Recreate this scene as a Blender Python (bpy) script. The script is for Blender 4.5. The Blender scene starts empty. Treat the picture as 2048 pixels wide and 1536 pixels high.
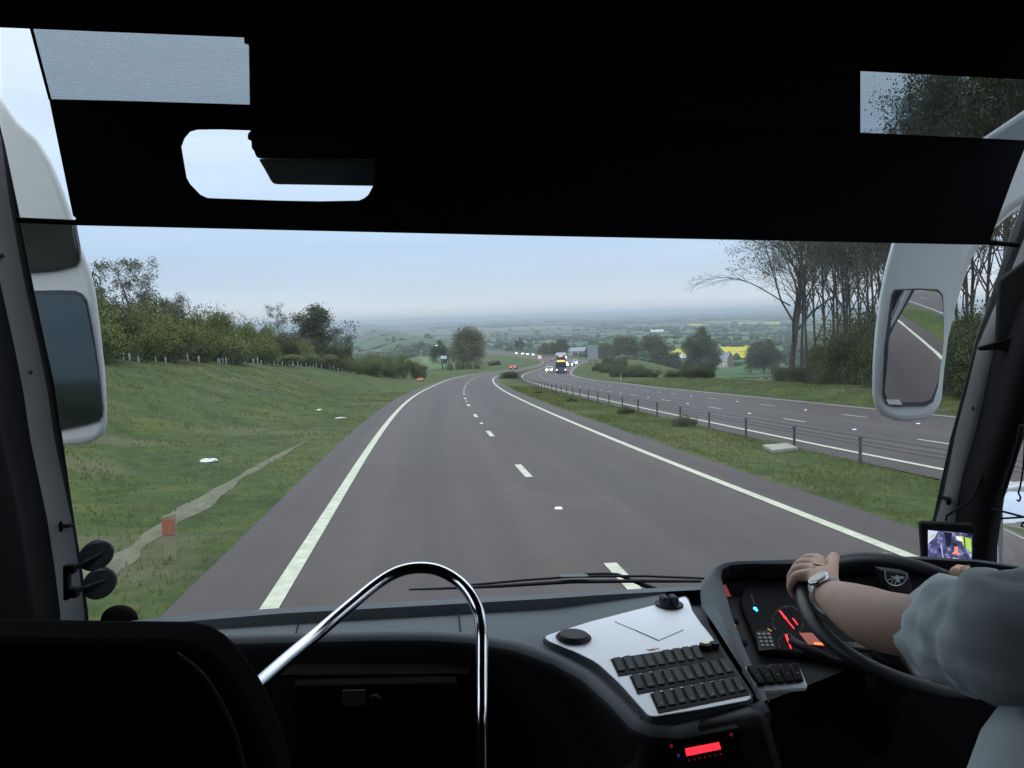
import bpy, bmesh, math, random
import numpy as np
from mathutils import Vector, Matrix

# ------------------------------------------------------------------ camera
scene = bpy.context.scene
FPX, CX, CY = 1650.0, 1024.0, 768.0          # focal length / centre in photo pixels (2048 wide)
ROLL = math.atan(0.034)
PITCH = math.atan((CY-635.0)*math.cos(ROLL)/FPX)
FW = np.array([0, math.cos(PITCH), -math.sin(PITCH)])
_r0 = np.array([1., 0, 0]); _u0 = np.cross(_r0, FW)
CR = math.cos(ROLL)*_r0 - math.sin(ROLL)*_u0
CU = math.cos(ROLL)*_u0 + math.sin(ROLL)*_r0
cam_d = bpy.data.cameras.new("Camera"); cam = bpy.data.objects.new("Camera", cam_d)
scene.collection.objects.link(cam)
cam_d.sensor_width = 36; cam_d.lens = FPX/2048*36
cam_d.clip_start = 0.02; cam_d.clip_end = 60000
mw = Matrix.Identity(4)
for i in range(3):
    mw[i][0] = CR[i]; mw[i][1] = CU[i]; mw[i][2] = -FW[i]
cam.matrix_world = mw
scene.camera = cam
scene.render.resolution_x = 1024; scene.render.resolution_y = 768

# ------------------------------------------------------------------ sky, sun, exposure
world = bpy.data.worlds.new("World"); scene.world = world; world.use_nodes = True
wn = world.node_tree.nodes; wl = world.node_tree.links; wn.clear()
SUN_EL, SUN_ROT = math.radians(32), math.radians(-150)
wo = wn.new('ShaderNodeOutputWorld')
sky = wn.new('ShaderNodeTexSky'); sky.sky_type = 'NISHITA'; sky.sun_disc = False
sky.sun_elevation = SUN_EL; sky.sun_rotation = SUN_ROT
bg1 = wn.new('ShaderNodeBackground'); bg1.inputs[1].default_value = 0.09
wl.new(sky.outputs[0], bg1.inputs[0])
tc = wn.new('ShaderNodeTexCoord')
sep = wn.new('ShaderNodeSeparateXYZ'); wl.new(tc.outputs['Generated'], sep.inputs[0])
ramp = wn.new('ShaderNodeValToRGB'); cr = ramp.color_ramp            # overcast veil: by elevation
cr.elements[0].position = 0.0; cr.elements[0].color = (0.78, 0.86, 0.96, 1)
cr.elements[1].position = 1.0; cr.elements[1].color = (2.9, 3.1, 3.4, 1)
for pz, c in ((0.015, (0.86, 0.91, 1.02)), (0.045, (0.66, 0.79, 1.00)), (0.09, (0.62, 0.79, 1.06)), (0.16, (0.76, 0.92, 1.16)), (0.22, (0.88, 1.02, 1.22)), (0.34, (1.08, 1.2, 1.38)), (0.5, (1.9, 2.05, 2.3)), (0.7, (2.6, 2.8, 3.1))):
    e = cr.elements.new(pz); e.color = (*c, 1)
wl.new(sep.outputs[2], ramp.inputs[0])
mp = wn.new('ShaderNodeMapping'); mp.inputs['Scale'].default_value = (1.3, 1.3, 16)
mp.inputs['Rotation'].default_value = (0.05, 0.04, 0)
wl.new(tc.outputs['Generated'], mp.inputs[0])
nz = wn.new('ShaderNodeTexNoise'); nz.inputs['Scale'].default_value = 1.6; nz.inputs['Detail'].default_value = 5
nz.inputs['Roughness'].default_value = 0.55
wl.new(mp.outputs[0], nz.inputs[0])
mr = wn.new('ShaderNodeMapRange'); mr.inputs[1].default_value = 0.3; mr.inputs[2].default_value = 0.7
mr.inputs[3].default_value = 0.93; mr.inputs[4].default_value = 1.06
wl.new(nz.outputs[0], mr.inputs[0])
mulc = wn.new('ShaderNodeVectorMath'); mulc.operation = 'SCALE'
wl.new(ramp.outputs[0], mulc.inputs[0]); wl.new(mr.outputs[0], mulc.inputs['Scale'])
bg2 = wn.new('ShaderNodeBackground'); bg2.inputs[1].default_value = 1.0
wl.new(mulc.outputs[0], bg2.inputs[0])
mx = wn.new('ShaderNodeMixShader'); mx.inputs[0].default_value = 0.85
wl.new(bg1.outputs[0], mx.inputs[1]); wl.new(bg2.outputs[0], mx.inputs[2]); wl.new(mx.outputs[0], wo.inputs[0])

sun_d = bpy.data.lights.new("Sun", 'SUN'); sun_d.energy = 0.5; sun_d.angle = math.radians(25); sun_d.color = (1, .96, .9)
sun = bpy.data.objects.new("Sun", sun_d); scene.collection.objects.link(sun)
sv = Vector((math.sin(SUN_ROT)*math.cos(SUN_EL), math.cos(SUN_ROT)*math.cos(SUN_EL), math.sin(SUN_EL)))
sun.rotation_euler = sv.to_track_quat('Z', 'Y').to_euler()
vs = scene.view_settings
vs.view_transform = 'Standard'; vs.look = 'None'; vs.gamma = 1; vs.exposure = 0; vs.use_curve_mapping = False

# ------------------------------------------------------------------ coach frame: x right, y ahead, z up from the viewer's eye
MB = np.array([[0.99416696, 0.10785205, 0], [-0.10781753, 0.99384878, 0.02529797], [0.00272844, -0.0251504, 0.99967996]])
CAM2W = np.stack([CR, FW, CU], 1)            # columns
B2W = CAM2W @ MB.T
BM = Matrix.Identity(4)
for i in range(3):
    for j in range(3): BM[i][j] = B2W[i, j]

def bray(u, v): return MB @ np.array([(u-CX)/FPX, 1.0, -(v-CY)/FPX])
def P(u, v, y):                              # point of the sight line on the cross plane y (coach frame)
    d = bray(u, v); return Vector(d*y/d[1])
def PX(u, v, x): d = bray(u, v); return Vector(d*x/d[0])
def PZ(u, v, z): d = bray(u, v); return Vector(d*z/d[2])
def PP(u, v, p0, n):                         # on a plane
    d = Vector(bray(u, v)); n = Vector(n); return d*(Vector(p0).dot(n)/d.dot(n))
def wray(u, v):
    d = CR*(u-CX)/FPX + FW - CU*(v-CY)/FPX; return d/np.linalg.norm(d)
def wproj(p):
    p = np.asarray(p, float); d = p @ FW
    return CX+FPX*(p @ CR)/d, CY-FPX*(p @ CU)/d, d

# ------------------------------------------------------------------ materials
def mat(name, col, rough=0.6, metal=0.0, emit=None, es=0, spec=0.5, noise=None, bump=None, coat=0, alpha=1):
    """noise=(scale, amount[, stretch]) varies the base colour; bump=(scale, strength)"""
    m = bpy.data.materials.new(name); m.use_nodes = True
    nt = m.node_tree; b = nt.nodes['Principled BSDF']
    b.inputs['Base Color'].default_value = (*col, 1); b.inputs['Roughness'].default_value = rough
    b.inputs['Metallic'].default_value = metal; b.inputs['Specular IOR Level'].default_value = spec
    b.inputs['Coat Weight'].default_value = coat
    if emit: b.inputs['Emission Color'].default_value = (*emit, 1); b.inputs['Emission Strength'].default_value = es
    tcn = None
    if noise or bump: tcn = nt.nodes.new('ShaderNodeTexCoord')
    if noise:
        n = nt.nodes.new('ShaderNodeTexNoise'); n.inputs['Scale'].default_value = noise[0]; n.inputs['Detail'].default_value = 6
        src = tcn.outputs['Object']
        if len(noise) > 2:
            mp_ = nt.nodes.new('ShaderNodeMapping'); mp_.inputs['Scale'].default_value = noise[2]
            nt.links.new(src, mp_.inputs[0]); src = mp_.outputs[0]
        nt.links.new(src, n.inputs[0])
        mm = nt.nodes.new('ShaderNodeMapRange'); mm.inputs[1].default_value = .25; mm.inputs[2].default_value = .75
        mm.inputs[3].default_value = 1-noise[1]; mm.inputs[4].default_value = 1+noise[1]
        nt.links.new(n.outputs[0], mm.inputs[0])
        v = nt.nodes.new('ShaderNodeVectorMath'); v.operation = 'SCALE'; v.inputs[0].default_value = col
        nt.links.new(mm.outputs[0], v.inputs['Scale']); nt.links.new(v.outputs[0], b.inputs['Base Color'])
    if bump:
        n2 = nt.nodes.new('ShaderNodeTexNoise'); n2.inputs['Scale'].default_value = bump[0]; n2.inputs['Detail'].default_value = 4
        nt.links.new(tcn.outputs['Object'], n2.inputs[0])
        bp = nt.nodes.new('ShaderNodeBump'); bp.inputs['Strength'].default_value = bump[1]; bp.inputs['Distance'].default_value = bump[2] if len(bump) > 2 else .01
        nt.links.new(n2.outputs[0], bp.inputs['Height']); nt.links.new(bp.outputs[0], b.inputs['Normal'])
    return m

def leafmat(name, c1, c2, trans=0.25):
    """foliage: hue varies by leaf clump (noise in object space) and from plant to plant"""
    m = bpy.data.materials.new(name); m.use_nodes = True; nt = m.node_tree; b = nt.nodes['Principled BSDF']
    t = nt.nodes.new('ShaderNodeTexCoord'); n = nt.nodes.new('ShaderNodeTexNoise'); n.inputs['Scale'].default_value = 0.9; n.inputs['Detail'].default_value = 5
    nt.links.new(t.outputs['Object'], n.inputs[0])
    oi = nt.nodes.new('ShaderNodeObjectInfo')
    ad = nt.nodes.new('ShaderNodeMath'); ad.operation = 'MULTIPLY_ADD'; ad.inputs[1].default_value = 0.5
    nt.links.new(oi.outputs['Random'], ad.inputs[0]); nt.links.new(n.outputs[0], ad.inputs[2])
    mm = nt.nodes.new('ShaderNodeMapRange'); mm.inputs[1].default_value = .4; mm.inputs[2].default_value = 1.05
    nt.links.new(ad.outputs[0], mm.inputs[0])
    mix = nt.nodes.new('ShaderNodeMix'); mix.data_type = 'RGBA'
    mix.inputs[6].default_value = (*c1, 1); mix.inputs[7].default_value = (*c2, 1)
    nt.links.new(mm.outputs[0], mix.inputs[0]); nt.links.new(mix.outputs[2], b.inputs['Base Color'])
    b.inputs['Roughness'].default_value = .75; b.inputs['Specular IOR Level'].default_value = .2
    return m

# ------------------------------------------------------------------ mesh helpers
COL = scene.collection
class Mb:
    """collects pieces and links them as ONE mesh object"""
    def __init__(s): s.v = []; s.f = []; s.mi = []; s.m = 0
    def add(s, vs_, fs, mi=None):
        o = len(s.v); s.v += [tuple(v) for v in vs_]; s.f += [tuple(i+o for i in f) for f in fs]
        s.mi += [s.m if mi is None else mi]*len(fs)
    def box(s, a, b, mi=None):
        x0, y0, z0 = a; x1, y1, z1 = b
        s.add([(x0,y0,z0),(x1,y0,z0),(x1,y1,z0),(x0,y1,z0),(x0,y0,z1),(x1,y0,z1),(x1,y1,z1),(x0,y1,z1)],
              [(0,3,2,1),(4,5,6,7),(0,1,5,4),(1,2,6,5),(2,3,7,6),(3,0,4,7)], mi)
    def hexa(s, bot, top, mi=None):          # two quads (4 points each)
        n = len(bot); s.add(list(bot)+list(top), [tuple(range(n))[::-1], tuple(range(n, 2*n))]+[(i, (i+1) % n, n+(i+1) % n, n+i) for i in range(n)], mi)
    def prism(s, pts, ext, mi=None):         # polygon extruded by the vector ext
        e = Vector(ext); s.hexa(pts, [Vector(p)+e for p in pts], mi)
    def poly(s, pts, mi=None): s.add(pts, [tuple(range(len(pts)))], mi)
    def tube(s, pts, r, n=10, mi=None, cap=True, flat=1.0):
        pts = [Vector(p) for p in pts]; rs = r if isinstance(r, (list, tuple)) else [r]*len(pts)
        t0 = (pts[1]-pts[0]).normalized(); a = Vector((0,0,1)) if abs(t0.z) < .9 else Vector((1,0,0))
        u = t0.cross(a).normalized(); V = []; F = []
        for i, p in enumerate(pts):
            t = (pts[min(i+1, len(pts)-1)]-pts[max(i-1, 0)]).normalized()
            u = (u-t*u.dot(t)).normalized(); w = t.cross(u)
            for k in range(n):
                an = 2*math.pi*k/n; V.append(p+rs[i]*(math.cos(an)*u+flat*math.sin(an)*w))
        for i in range(len(pts)-1):
            for k in range(n): F.append((i*n+k, i*n+(k+1) % n, (i+1)*n+(k+1) % n, (i+1)*n+k))
        if cap: F += [tuple(range(n))[::-1], tuple(range((len(pts)-1)*n, len(pts)*n))]
        s.add(V, F, mi)
    def disc(s, c, n_, r, h, k=24, mi=None, taper=1.0):
        c = Vector(c); n_ = Vector(n_).normalized(); a = Vector((1,0,0)) if abs(n_.x) < .8 else Vector((0,1,0))
        u = (a-n_*a.dot(n_)).normalized(); w = n_.cross(u)
        r1 = [c+r*(math.cos(2*math.pi*i/k)*u+math.sin(2*math.pi*i/k)*w) for i in range(k)]
        r2 = [c+n_*h+r*taper*(math.cos(2*math.pi*i/k)*u+math.sin(2*math.pi*i/k)*w) for i in range(k)]
        s.hexa(r1, r2, mi)
    def ball(s, c, r, k=12, mi=None):
        c = Vector(c); rx, ry, rz = r if isinstance(r, (tuple, list)) else (r, r, r); V = []; F = []
        for j in range(1, k):
            for i in range(k):
                th = math.pi*j/k; ph = 2*math.pi*i/k
                V.append(c+Vector((rx*math.sin(th)*math.cos(ph), ry*math.sin(th)*math.sin(ph), rz*math.cos(th))))
        V += [c+Vector((0,0,rz)), c-Vector((0,0,rz))]; t = len(V)-2
        for j in range(k-2):
            for i in range(k): F.append((j*k+i, (j+1)*k+i, (j+1)*k+(i+1) % k, j*k+(i+1) % k))
        for i in range(k): F += [(t, i, (i+1) % k), (t+1, (k-2)*k+(i+1) % k, (k-2)*k+i)]
        s.add(V, F, mi)
    def build(s, name, mats, parent=None, smooth=False, bevel=0, seg=2, label=None, recalc=True):
        me = bpy.data.meshes.new(name); me.from_pydata(s.v, [], s.f)
        if not isinstance(mats, (list, tuple)): mats = [mats]
        for m in mats: me.materials.append(m)
        if len(mats) > 1: me.polygons.foreach_set('material_index', s.mi)
        if recalc and len(s.f) < 60000:
            bm = bmesh.new(); bm.from_mesh(me); bmesh.ops.recalc_face_normals(bm, faces=bm.faces); bm.to_mesh(me); bm.free()
        me.update()
        o = bpy.data.objects.new(name, me); COL.objects.link(o)
        if smooth: me.shade_smooth()
        if bevel:
            md = o.modifiers.new('bevel', 'BEVEL'); md.width = bevel; md.segments = seg; md.limit_method = 'ANGLE'; md.angle_limit = math.radians(35)
            me.shade_smooth()
            try: me.set_sharp_from_angle(angle=math.radians(50))
            except Exception: pass
        if parent is not None: o.parent = parent
        if label: o['label'] = label
        return o

def empty(name, label, cat, loc=(0,0,0), rz=0, group=None, mtx=None):
    o = bpy.data.objects.new(name, None); COL.objects.link(o); o.empty_display_size = .2
    if mtx is not None: o.matrix_world = mtx
    else: o.location = loc; o.rotation_euler = (0, 0, rz)
    o['label'] = label; o['category'] = cat
    if group: o['group'] = group
    return o
def tag(o, label, cat, group=None):
    o['label'] = label; o['category'] = cat
    if group: o['group'] = group
    return o
def struct(o): o['kind'] = 'structure'; return o
def copy_tree(o, parent=None):
    c = o.copy(); COL.objects.link(c); c.parent = parent
    if parent is not None: c.matrix_parent_inverse = o.matrix_parent_inverse.copy()
    for ch in list(o.children): copy_tree(ch, c)
    return c

# ------------------------------------------------------------------ the road in 3-D (curvature, slope, crossfall along s)
SN = np.array([0,20,40,60,80,100,125,150,180,215,255,300,350,410,480,560,660,780,900.])
RP = [1.975073,2.300396,-0.101385]
KK = [-0.001075,0.000825,0.001123,0.000884,0.000636,0.00055,0.000695,0.001357,0.001831,0.001301,0.000401,-0.000543,-0.000898,-0.000802,-0.001018,-0.000964,-0.000426,-8.5e-05,0.00019]
SL = [-0.052591,-0.050823,-0.053042,-0.058647,-0.058674,-0.057633,-0.056629,-0.055581,-0.052739,-0.049186,-0.045764,-0.045149,-0.043368,-0.039267,-0.034405,-0.029282,-0.023842,-0.019084,-0.01569]
CF = [-0.019416,-0.032224,-0.033568,-0.033619,-0.03329,-0.03045,-0.034389,-0.030507,-0.023405,0.000128,0.05133,0.055208,0.029375,0.00125,-0.023354,-0.017155,-0.002132,0.007537,0.007096]
DASH0, OL, OR, OPN, OPF = 8.069, -3.4987, 3.3964, 8.3802, 18.6304
ds = 1.5
S = np.arange(-150, 1100, ds)
_k = np.interp(S, SN, KK); _k[S < -12] = 0.0003; _k[S > 900] = 0
_sl = np.interp(S, SN, SL); _cf = np.interp(S, SN, CF)
i0 = int(np.argmin(abs(S)))
def _cum(v):
    c = np.concatenate([[0], np.cumsum((v[1:]+v[:-1])/2*ds)]); return c-c[i0]
TH = RP[2]+_cum(_k)
RX = RP[0]+_cum(np.sin(TH)); RY = _cum(np.cos(TH)); RZ = -RP[1]+_cum(_sl)
def road(s, o, dz=0.0):
    x = np.interp(s, S, RX); y = np.interp(s, S, RY); z = np.interp(s, S, RZ)
    th = np.interp(s, S, TH); cf = np.interp(s, S, _cf)
    return np.array([x+o*np.cos(th), y-o*np.sin(th), z+o*cf+dz])
def heading(s): return float(np.interp(s, S, TH))

def sstep(x, a, b):
    t = np.clip((x-a)/(b-a), 0, 1); return t*t*(3-2*t)
VR = [-400, 0, 60, 150, 300, 500, 900, 1500, 3000, 8000, 60000]
VZ = [19, -2.6, -5.5, -12.5, -21.5, -32.5, -46, -54, -60, -64, -64]
def T(x, y):
    """ground height, vectorised"""
    x = np.atleast_1d(np.asarray(x, float)); y = np.atleast_1d(np.asarray(y, float)); shp = x.shape
    x = x.ravel(); y = y.ravel(); out = np.empty_like(x)
    sub = slice(None, None, 2); sx, sy = RX[sub], RY[sub]
    for a in range(0, len(x), 8000):
        X = x[a:a+8000]; Y = y[a:a+8000]
        d2 = (X[:, None]-sx)**2+(Y[:, None]-sy)**2; j = d2.argmin(1)
        th = TH[sub][j]; al = (X-sx[j])*np.sin(th)+(Y-sy[j])*np.cos(th)
        s = S[sub][j]+np.clip(al, -2*ds, 2*ds)
        off = (X-sx[j])*np.cos(th)-(Y-sy[j])*np.sin(th)
        rz = np.interp(s, S, RZ); cf = np.interp(s, S, _cf)
        plane = rz+np.clip(off, -40, 50)*cf*np.where(off < -6, .35, 1)+np.where(off < -6, -6*cf*.65, 0)
        r = np.where(Y > 0, np.hypot(X*.6, Y), Y)
        val = np.interp(r, VR, VZ)
        far = sstep(np.hypot(X, Y), 250, 900)
        val = val-5.5*sstep(X, 15, 90)*sstep(Y, 110, 260)*(1-sstep(Y, 700, 1600))
        val = val+far*(1.6*np.sin(X*.006+Y*.004)+1.4*np.sin(Y*.009-X*.003+1))
        far2 = sstep(np.hypot(X, Y), 5000, 11000)
        val = val+far2*(16*np.sin(X*.00042+1.2)+9*np.sin(X*.0011+Y*.0002)+np.where(X > 0, 22, 0)*sstep(X, 0, 5000))
        edge = np.where(off < 0, -off-6, off-21)
        w = 1-sstep(edge, np.where(off > 0, np.interp(s, [0, 60, 120], [26, 22, 9]), 26), np.where(off > 0, np.interp(s, [0, 80, 160], [90, 80, 45]), 90))
        bank = 2.9*sstep(-off, 6.5, 21)*(1-sstep(s, 85, 165))*(1-.6*sstep(-off, 34, 60))
        bankr = 0.5*sstep(off, 20.5, 25)*(1-sstep(s, 100, 160))-0.5*sstep(off, 28, 40)*(1-sstep(s, 100, 160))
        rough = np.where((off < -7) | (off > 22), 1, 0)*(.10*np.sin(X*1.1+Y*.35)*np.sin(Y*.8)+.07*np.sin(X*2.3+1)*np.sin(Y*1.7))*(1-sstep(np.abs(off), 60, 120))
        z = w*(plane+bank+bankr)+(1-w)*(val-0.0)+rough-0.035
        dash_ = (off > 4.55) & (off < 7.45)
        z = np.where(dash_, z+.05, z)
        out[a:a+8000] = z
    return out.reshape(shp)
def Ts(x, y): return float(T(x, y)[0])
def G(u, v, far=9000):
    """where the sight line of photo pixel (u, v) meets the ground"""
    d = wray(u, v); t = np.geomspace(4, far, 900); p = d[None]*t[:, None]
    h = p[:, 2]-T(p[:, 0], p[:, 1]); i = np.argmax(h < 0)
    if h[i] >= 0: i = len(t)-1
    a, b = t[max(i-1, 0)], t[i]; ha, hb = h[max(i-1, 0)], h[i]
    tt = a+(b-a)*ha/(ha-hb+1e-9); q = d*tt
    return Vector((q[0], q[1], Ts(q[0], q[1])))
def at_depth(u, v, dep):
    d = CR*(u-CX)/FPX + FW - CU*(v-CY)/FPX; return Vector(d*dep)
# ------------------------------------------------------------------ ground, road, markings
def road_off(x, y):
    x = np.asarray(x, float).ravel(); y = np.asarray(y, float).ravel(); o = np.empty_like(x)
    for a in range(0, len(x), 8000):
        X = x[a:a+8000]; Y = y[a:a+8000]
        j = ((X[:, None]-RX[::3])**2+(Y[:, None]-RY[::3])**2).argmin(1); th = TH[::3][j]
        o[a:a+8000] = (X-RX[::3][j])*np.cos(th)-(Y-RY[::3][j])*np.sin(th)
    return o
def grid_mesh(name, xs, ys, zf, m):
    X, Y = np.meshgrid(xs, ys); Z = zf(X.ravel(), Y.ravel()).reshape(X.shape)
    nx, ny = len(xs), len(ys); co = np.stack([X, Y, Z], -1).reshape(-1, 3)
    i = np.arange(nx*ny).reshape(ny, nx); q = np.stack([i[:-1, :-1], i[:-1, 1:], i[1:, 1:], i[1:, :-1]], -1).reshape(-1, 4)
    return np_mesh(name, co, q, m)
def np_mesh(name, co, q, m, parent=None, smooth=True):
    k = q.shape[1]; me = bpy.data.meshes.new(name); me.vertices.add(len(co)); me.vertices.foreach_set('co', np.asarray(co, np.float32).ravel())
    me.loops.add(q.size); me.loops.foreach_set('vertex_index', q.astype(np.int32).ravel())
    me.polygons.add(len(q)); me.polygons.foreach_set('loop_start', np.arange(0, q.size, k, dtype=np.int32))
    me.update(calc_edges=True); me.materials.append(m)
    if smooth: me.shade_smooth()
    o = bpy.data.objects.new(name, me); COL.objects.link(o)
    if parent is not None: o.parent = parent
    return o

def grassmat():
    m = bpy.data.materials.new('grass'); m.use_nodes = True; nt = m.node_tree; b = nt.nodes['Principled BSDF']; N = nt.nodes.new; L = nt.links.new
    t = N('ShaderNodeTexCoord')
    def nz_(sc, det, stretch=(1, 1, 1), rot=0):
        mp_ = N('ShaderNodeMapping'); mp_.inputs['Scale'].default_value = stretch; mp_.inputs['Rotation'].default_value = (0, 0, rot)
        n = N('ShaderNodeTexNoise'); n.inputs['Scale'].default_value = sc; n.inputs['Detail'].default_value = det; n.inputs['Roughness'].default_value = .62
        L(t.outputs['Object'], mp_.inputs[0]); L(mp_.outputs[0], n.inputs[0]); return n.outputs[0]
    r = N('ShaderNodeValToRGB'); r.color_ramp.elements[0].position = .36; r.color_ramp.elements[0].color = (.022, .036, .008, 1)
    r.color_ramp.elements[1].position = .64; r.color_ramp.elements[1].color = (.080, .088, .022, 1)
    e = r.color_ramp.elements.new(.5); e.color = (.040, .063, .013, 1)
    a = nz_(0.32, 9); c = nz_(2.6, 8)
    mxv = N('ShaderNodeMath'); mxv.operation = 'MULTIPLY_ADD'; mxv.inputs[1].default_value = .5
    L(c, mxv.inputs[0]); s2 = N('ShaderNodeMath'); s2.operation = 'MULTIPLY'; s2.inputs[1].default_value = .5
    L(a, s2.inputs[0]); L(s2.outputs[0], mxv.inputs[2]); L(mxv.outputs[0], r.inputs[0])
    # bare, trampled straw-coloured patches
    d = nz_(0.16, 7, (1, 2.2, 1), .3); dr = N('ShaderNodeMapRange'); dr.inputs[1].default_value = .54; dr.inputs[2].default_value = .66; L(d, dr.inputs[0])
    mixn = N('ShaderNodeMix'); mixn.data_type = 'RGBA'; mixn.inputs[7].default_value = (.095, .085, .055, 1)
    sc_ = N('ShaderNodeMath'); sc_.operation = 'MULTIPLY'; sc_.inputs[1].default_value = .65; L(dr.outputs[0], sc_.inputs[0])
    L(sc_.outputs[0], mixn.inputs[0]); L(r.outputs[0], mixn.inputs[6]); L(mixn.outputs[2], b.inputs['Base Color'])
    b.inputs['Roughness'].default_value = .9; b.inputs['Specular IOR Level'].default_value = .15
    bp = N('ShaderNodeBump'); bp.inputs['Strength'].default_value = .9; bp.inputs['Distance'].default_value = .12
    L(nz_(5, 8), bp.inputs['Height']); L(bp.outputs[0], b.inputs['Normal'])
    return m
M_grass = grassmat()
xs1 = np.arange(-46, 80, 1.0)
g = [1.07**i for i in range(1, 122)]; gx = np.cumsum(g)
xs = np.concatenate([(-46-gx)[::-1], xs1, 79+gx])
gy = np.cumsum([3*1.03**i for i in range(1, 215)]); gb = np.cumsum([4*1.15**i for i in range(1, 30)])
ys = np.concatenate([(-95-gb)[::-1], np.arange(-95, -10, 4.0), np.arange(-10, 190, 1.0), np.arange(190, 900, 3.0), 900+gy])
ground = struct(grid_mesh('ground', xs, ys, T, M_grass))

def ribbon(name, s0, s1, o0, o1, dz, m, step=1.5, no=1, parent=None):
    ss = np.arange(s0, s1+.01, step); os_ = np.linspace(o0, o1, no+1); co = []; uv = []
    for s in ss:
        for o in os_: co.append(road(s, o, dz)); uv.append((o, s))
    n = no+1; q = np.array([(i*n+k, i*n+k+1, (i+1)*n+k+1, (i+1)*n+k) for i in range(len(ss)-1) for k in range(no)])
    ob = np_mesh(name, np.array(co), q, m, parent)
    ul = ob.data.uv_layers.new(name='UVMap'); ul.data.foreach_set('uv', np.array(uv)[q.ravel()].astype(np.float32).ravel())
    return struct(ob)
def asphalt(name, base, lanes):
    m = bpy.data.materials.new(name); m.use_nodes = True; nt = m.node_tree; b = nt.nodes['Principled BSDF']; N = nt.nodes.new; L = nt.links.new
    uv = N('ShaderNodeUVMap'); sp = N('ShaderNodeSeparateXYZ'); L(uv.outputs[0], sp.inputs[0])
    # rubber and oil wear: soft bands in the lanes, slowly wandering along the road
    mp_ = N('ShaderNodeMapping'); mp_.inputs['Scale'].default_value = (1.7, .018, 1); L(uv.outputs[0], mp_.inputs[0])
    n1 = N('ShaderNodeTexNoise'); n1.inputs['Scale'].default_value = 1.0; n1.inputs['Detail'].default_value = 5; L(mp_.outputs[0], n1.inputs[0])
    fr = N('ShaderNodeMath'); fr.operation = 'MULTIPLY_ADD'; fr.inputs[1].default_value = 2*math.pi/lanes; fr.inputs[2].default_value = math.pi*0
    L(sp.outputs[0], fr.inputs[0]); co = N('ShaderNodeMath'); co.operation = 'COSINE'; L(fr.outputs[0], co.inputs[0])
    n2 = N('ShaderNodeTexNoise'); n2.inputs['Scale'].default_value = 55; n2.inputs['Detail'].default_value = 3
    t = N('ShaderNodeTexCoord'); L(t.outputs['Object'], n2.inputs[0])
    n3 = N('ShaderNodeTexNoise'); n3.inputs['Scale'].default_value = .35; n3.inputs['Detail'].default_value = 7; L(t.outputs['Object'], n3.inputs[0])
    def madd(x, k, c):
        q = N('ShaderNodeMath'); q.operation = 'MULTIPLY_ADD'; L(x, q.inputs[0]); q.inputs[1].default_value = k
        if isinstance(c, float): q.inputs[2].default_value = c
        else: L(c, q.inputs[2])
        return q.outputs[0]
    v = madd(n1.outputs[0], 1.25, -.20); v = madd(co.outputs[0], .10, v); v = madd(n2.outputs[0], .90, v); v = madd(n3.outputs[0], .40, v)
    sc = N('ShaderNodeVectorMath'); sc.operation = 'SCALE'; sc.inputs[0].default_value = base; L(v, sc.inputs['Scale'])
    L(sc.outputs[0], b.inputs['Base Color']); b.inputs['Roughness'].default_value = .72; b.inputs['Specular IOR Level'].default_value = .35
    bp = N('ShaderNodeBump'); bp.inputs['Strength'].default_value = .35; bp.inputs['Distance'].default_value = .006
    L(n2.outputs[0], bp.inputs['Height']); L(bp.outputs[0], b.inputs['Normal'])
    return m
M_as = asphalt('asphalt', (.0370, .0285, .0250), 3.5)
M_strip = asphalt('strip_asphalt', (.031, .0240, .0215), 3.5)
M_as2 = asphalt('worn_asphalt', (.0365, .0292, .0265), 3.4)
M_paint = mat('road_paint', (.36, .37, .28), .6, noise=(7, .25), bump=(60, .3, .003))
ribbon('road', -140, 1080, OL-.02, OR+.02, 0, M_as, no=4)
ribbon('hard_strip', -140, 1080, OL-.95, OL-.021, 0, M_strip)
ribbon('hard_strip', -140, 1080, OR+.021, OR+1.0, 0, M_strip)
ribbon('road', -140, 1080, OPN-.02, OPF+.02, 0, M_as2, no=4)
ribbon('hard_strip', -140, 1080, OPN-.9, OPN-.021, 0, M_strip)
ribbon('hard_strip', -140, 1080, OPF+.021, OPF+.75, 0, M_strip)
w_ = .088
ribbon('road_marking', -140, 900, OL-w_, OL+w_, .008, M_paint)
ribbon('road_marking', -140, 900, OR-w_, OR+w_, .008, M_paint)
ribbon('road_marking', -140, 900, OPN-w_, OPN+w_, .008, M_paint)
ribbon('road_marking', -140, 900, OPF-w_, OPF+w_, .008, M_paint)
def dashes(name, o, s0, n, step, ln, w):
    mb = Mb()
    for k in range(n):
        a = s0+k*step-ln/2
        mb.poly([road(a, o-w, .008), road(a, o+w, .008), road(a+ln, o+w, .008), road(a+ln, o-w, .008)])
    return struct(mb.build(name, M_paint, recalc=False))
dashes('road_marking', 0, DASH0-9*8, 95, 9, 2.0, .075)
dashes('road_marking', OPN+3.42, 3-9*6, 95, 9, 2.0, .06)
dashes('road_marking', OPN+6.84, 5-9*6, 95, 9, 2.0, .06)
# reflecting studs between the dashes
M_stud = mat('stud', (.75, .75, .7), .25)
mb = Mb()
for k in range(-3, 24):
    for o, sh in ((0, DASH0+4.5), (OPN+3.42, 7.5), (OPN+6.84, 9.5)):
        c = road(sh+k*9*(1 if o else 2)-(9 if not o else 0)*0, o, .0); x, y, z = c
        mb.hexa([(x-.06, y-.05, z), (x+.06, y-.05, z), (x+.06, y+.05, z), (x-.06, y+.05, z)],
                [(x-.045, y-.03, z+.022), (x+.045, y-.03, z+.022), (x+.045, y+.03, z+.022), (x-.045, y+.03, z+.022)])
struct(mb.build('road_studs', M_stud, recalc=False))
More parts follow.
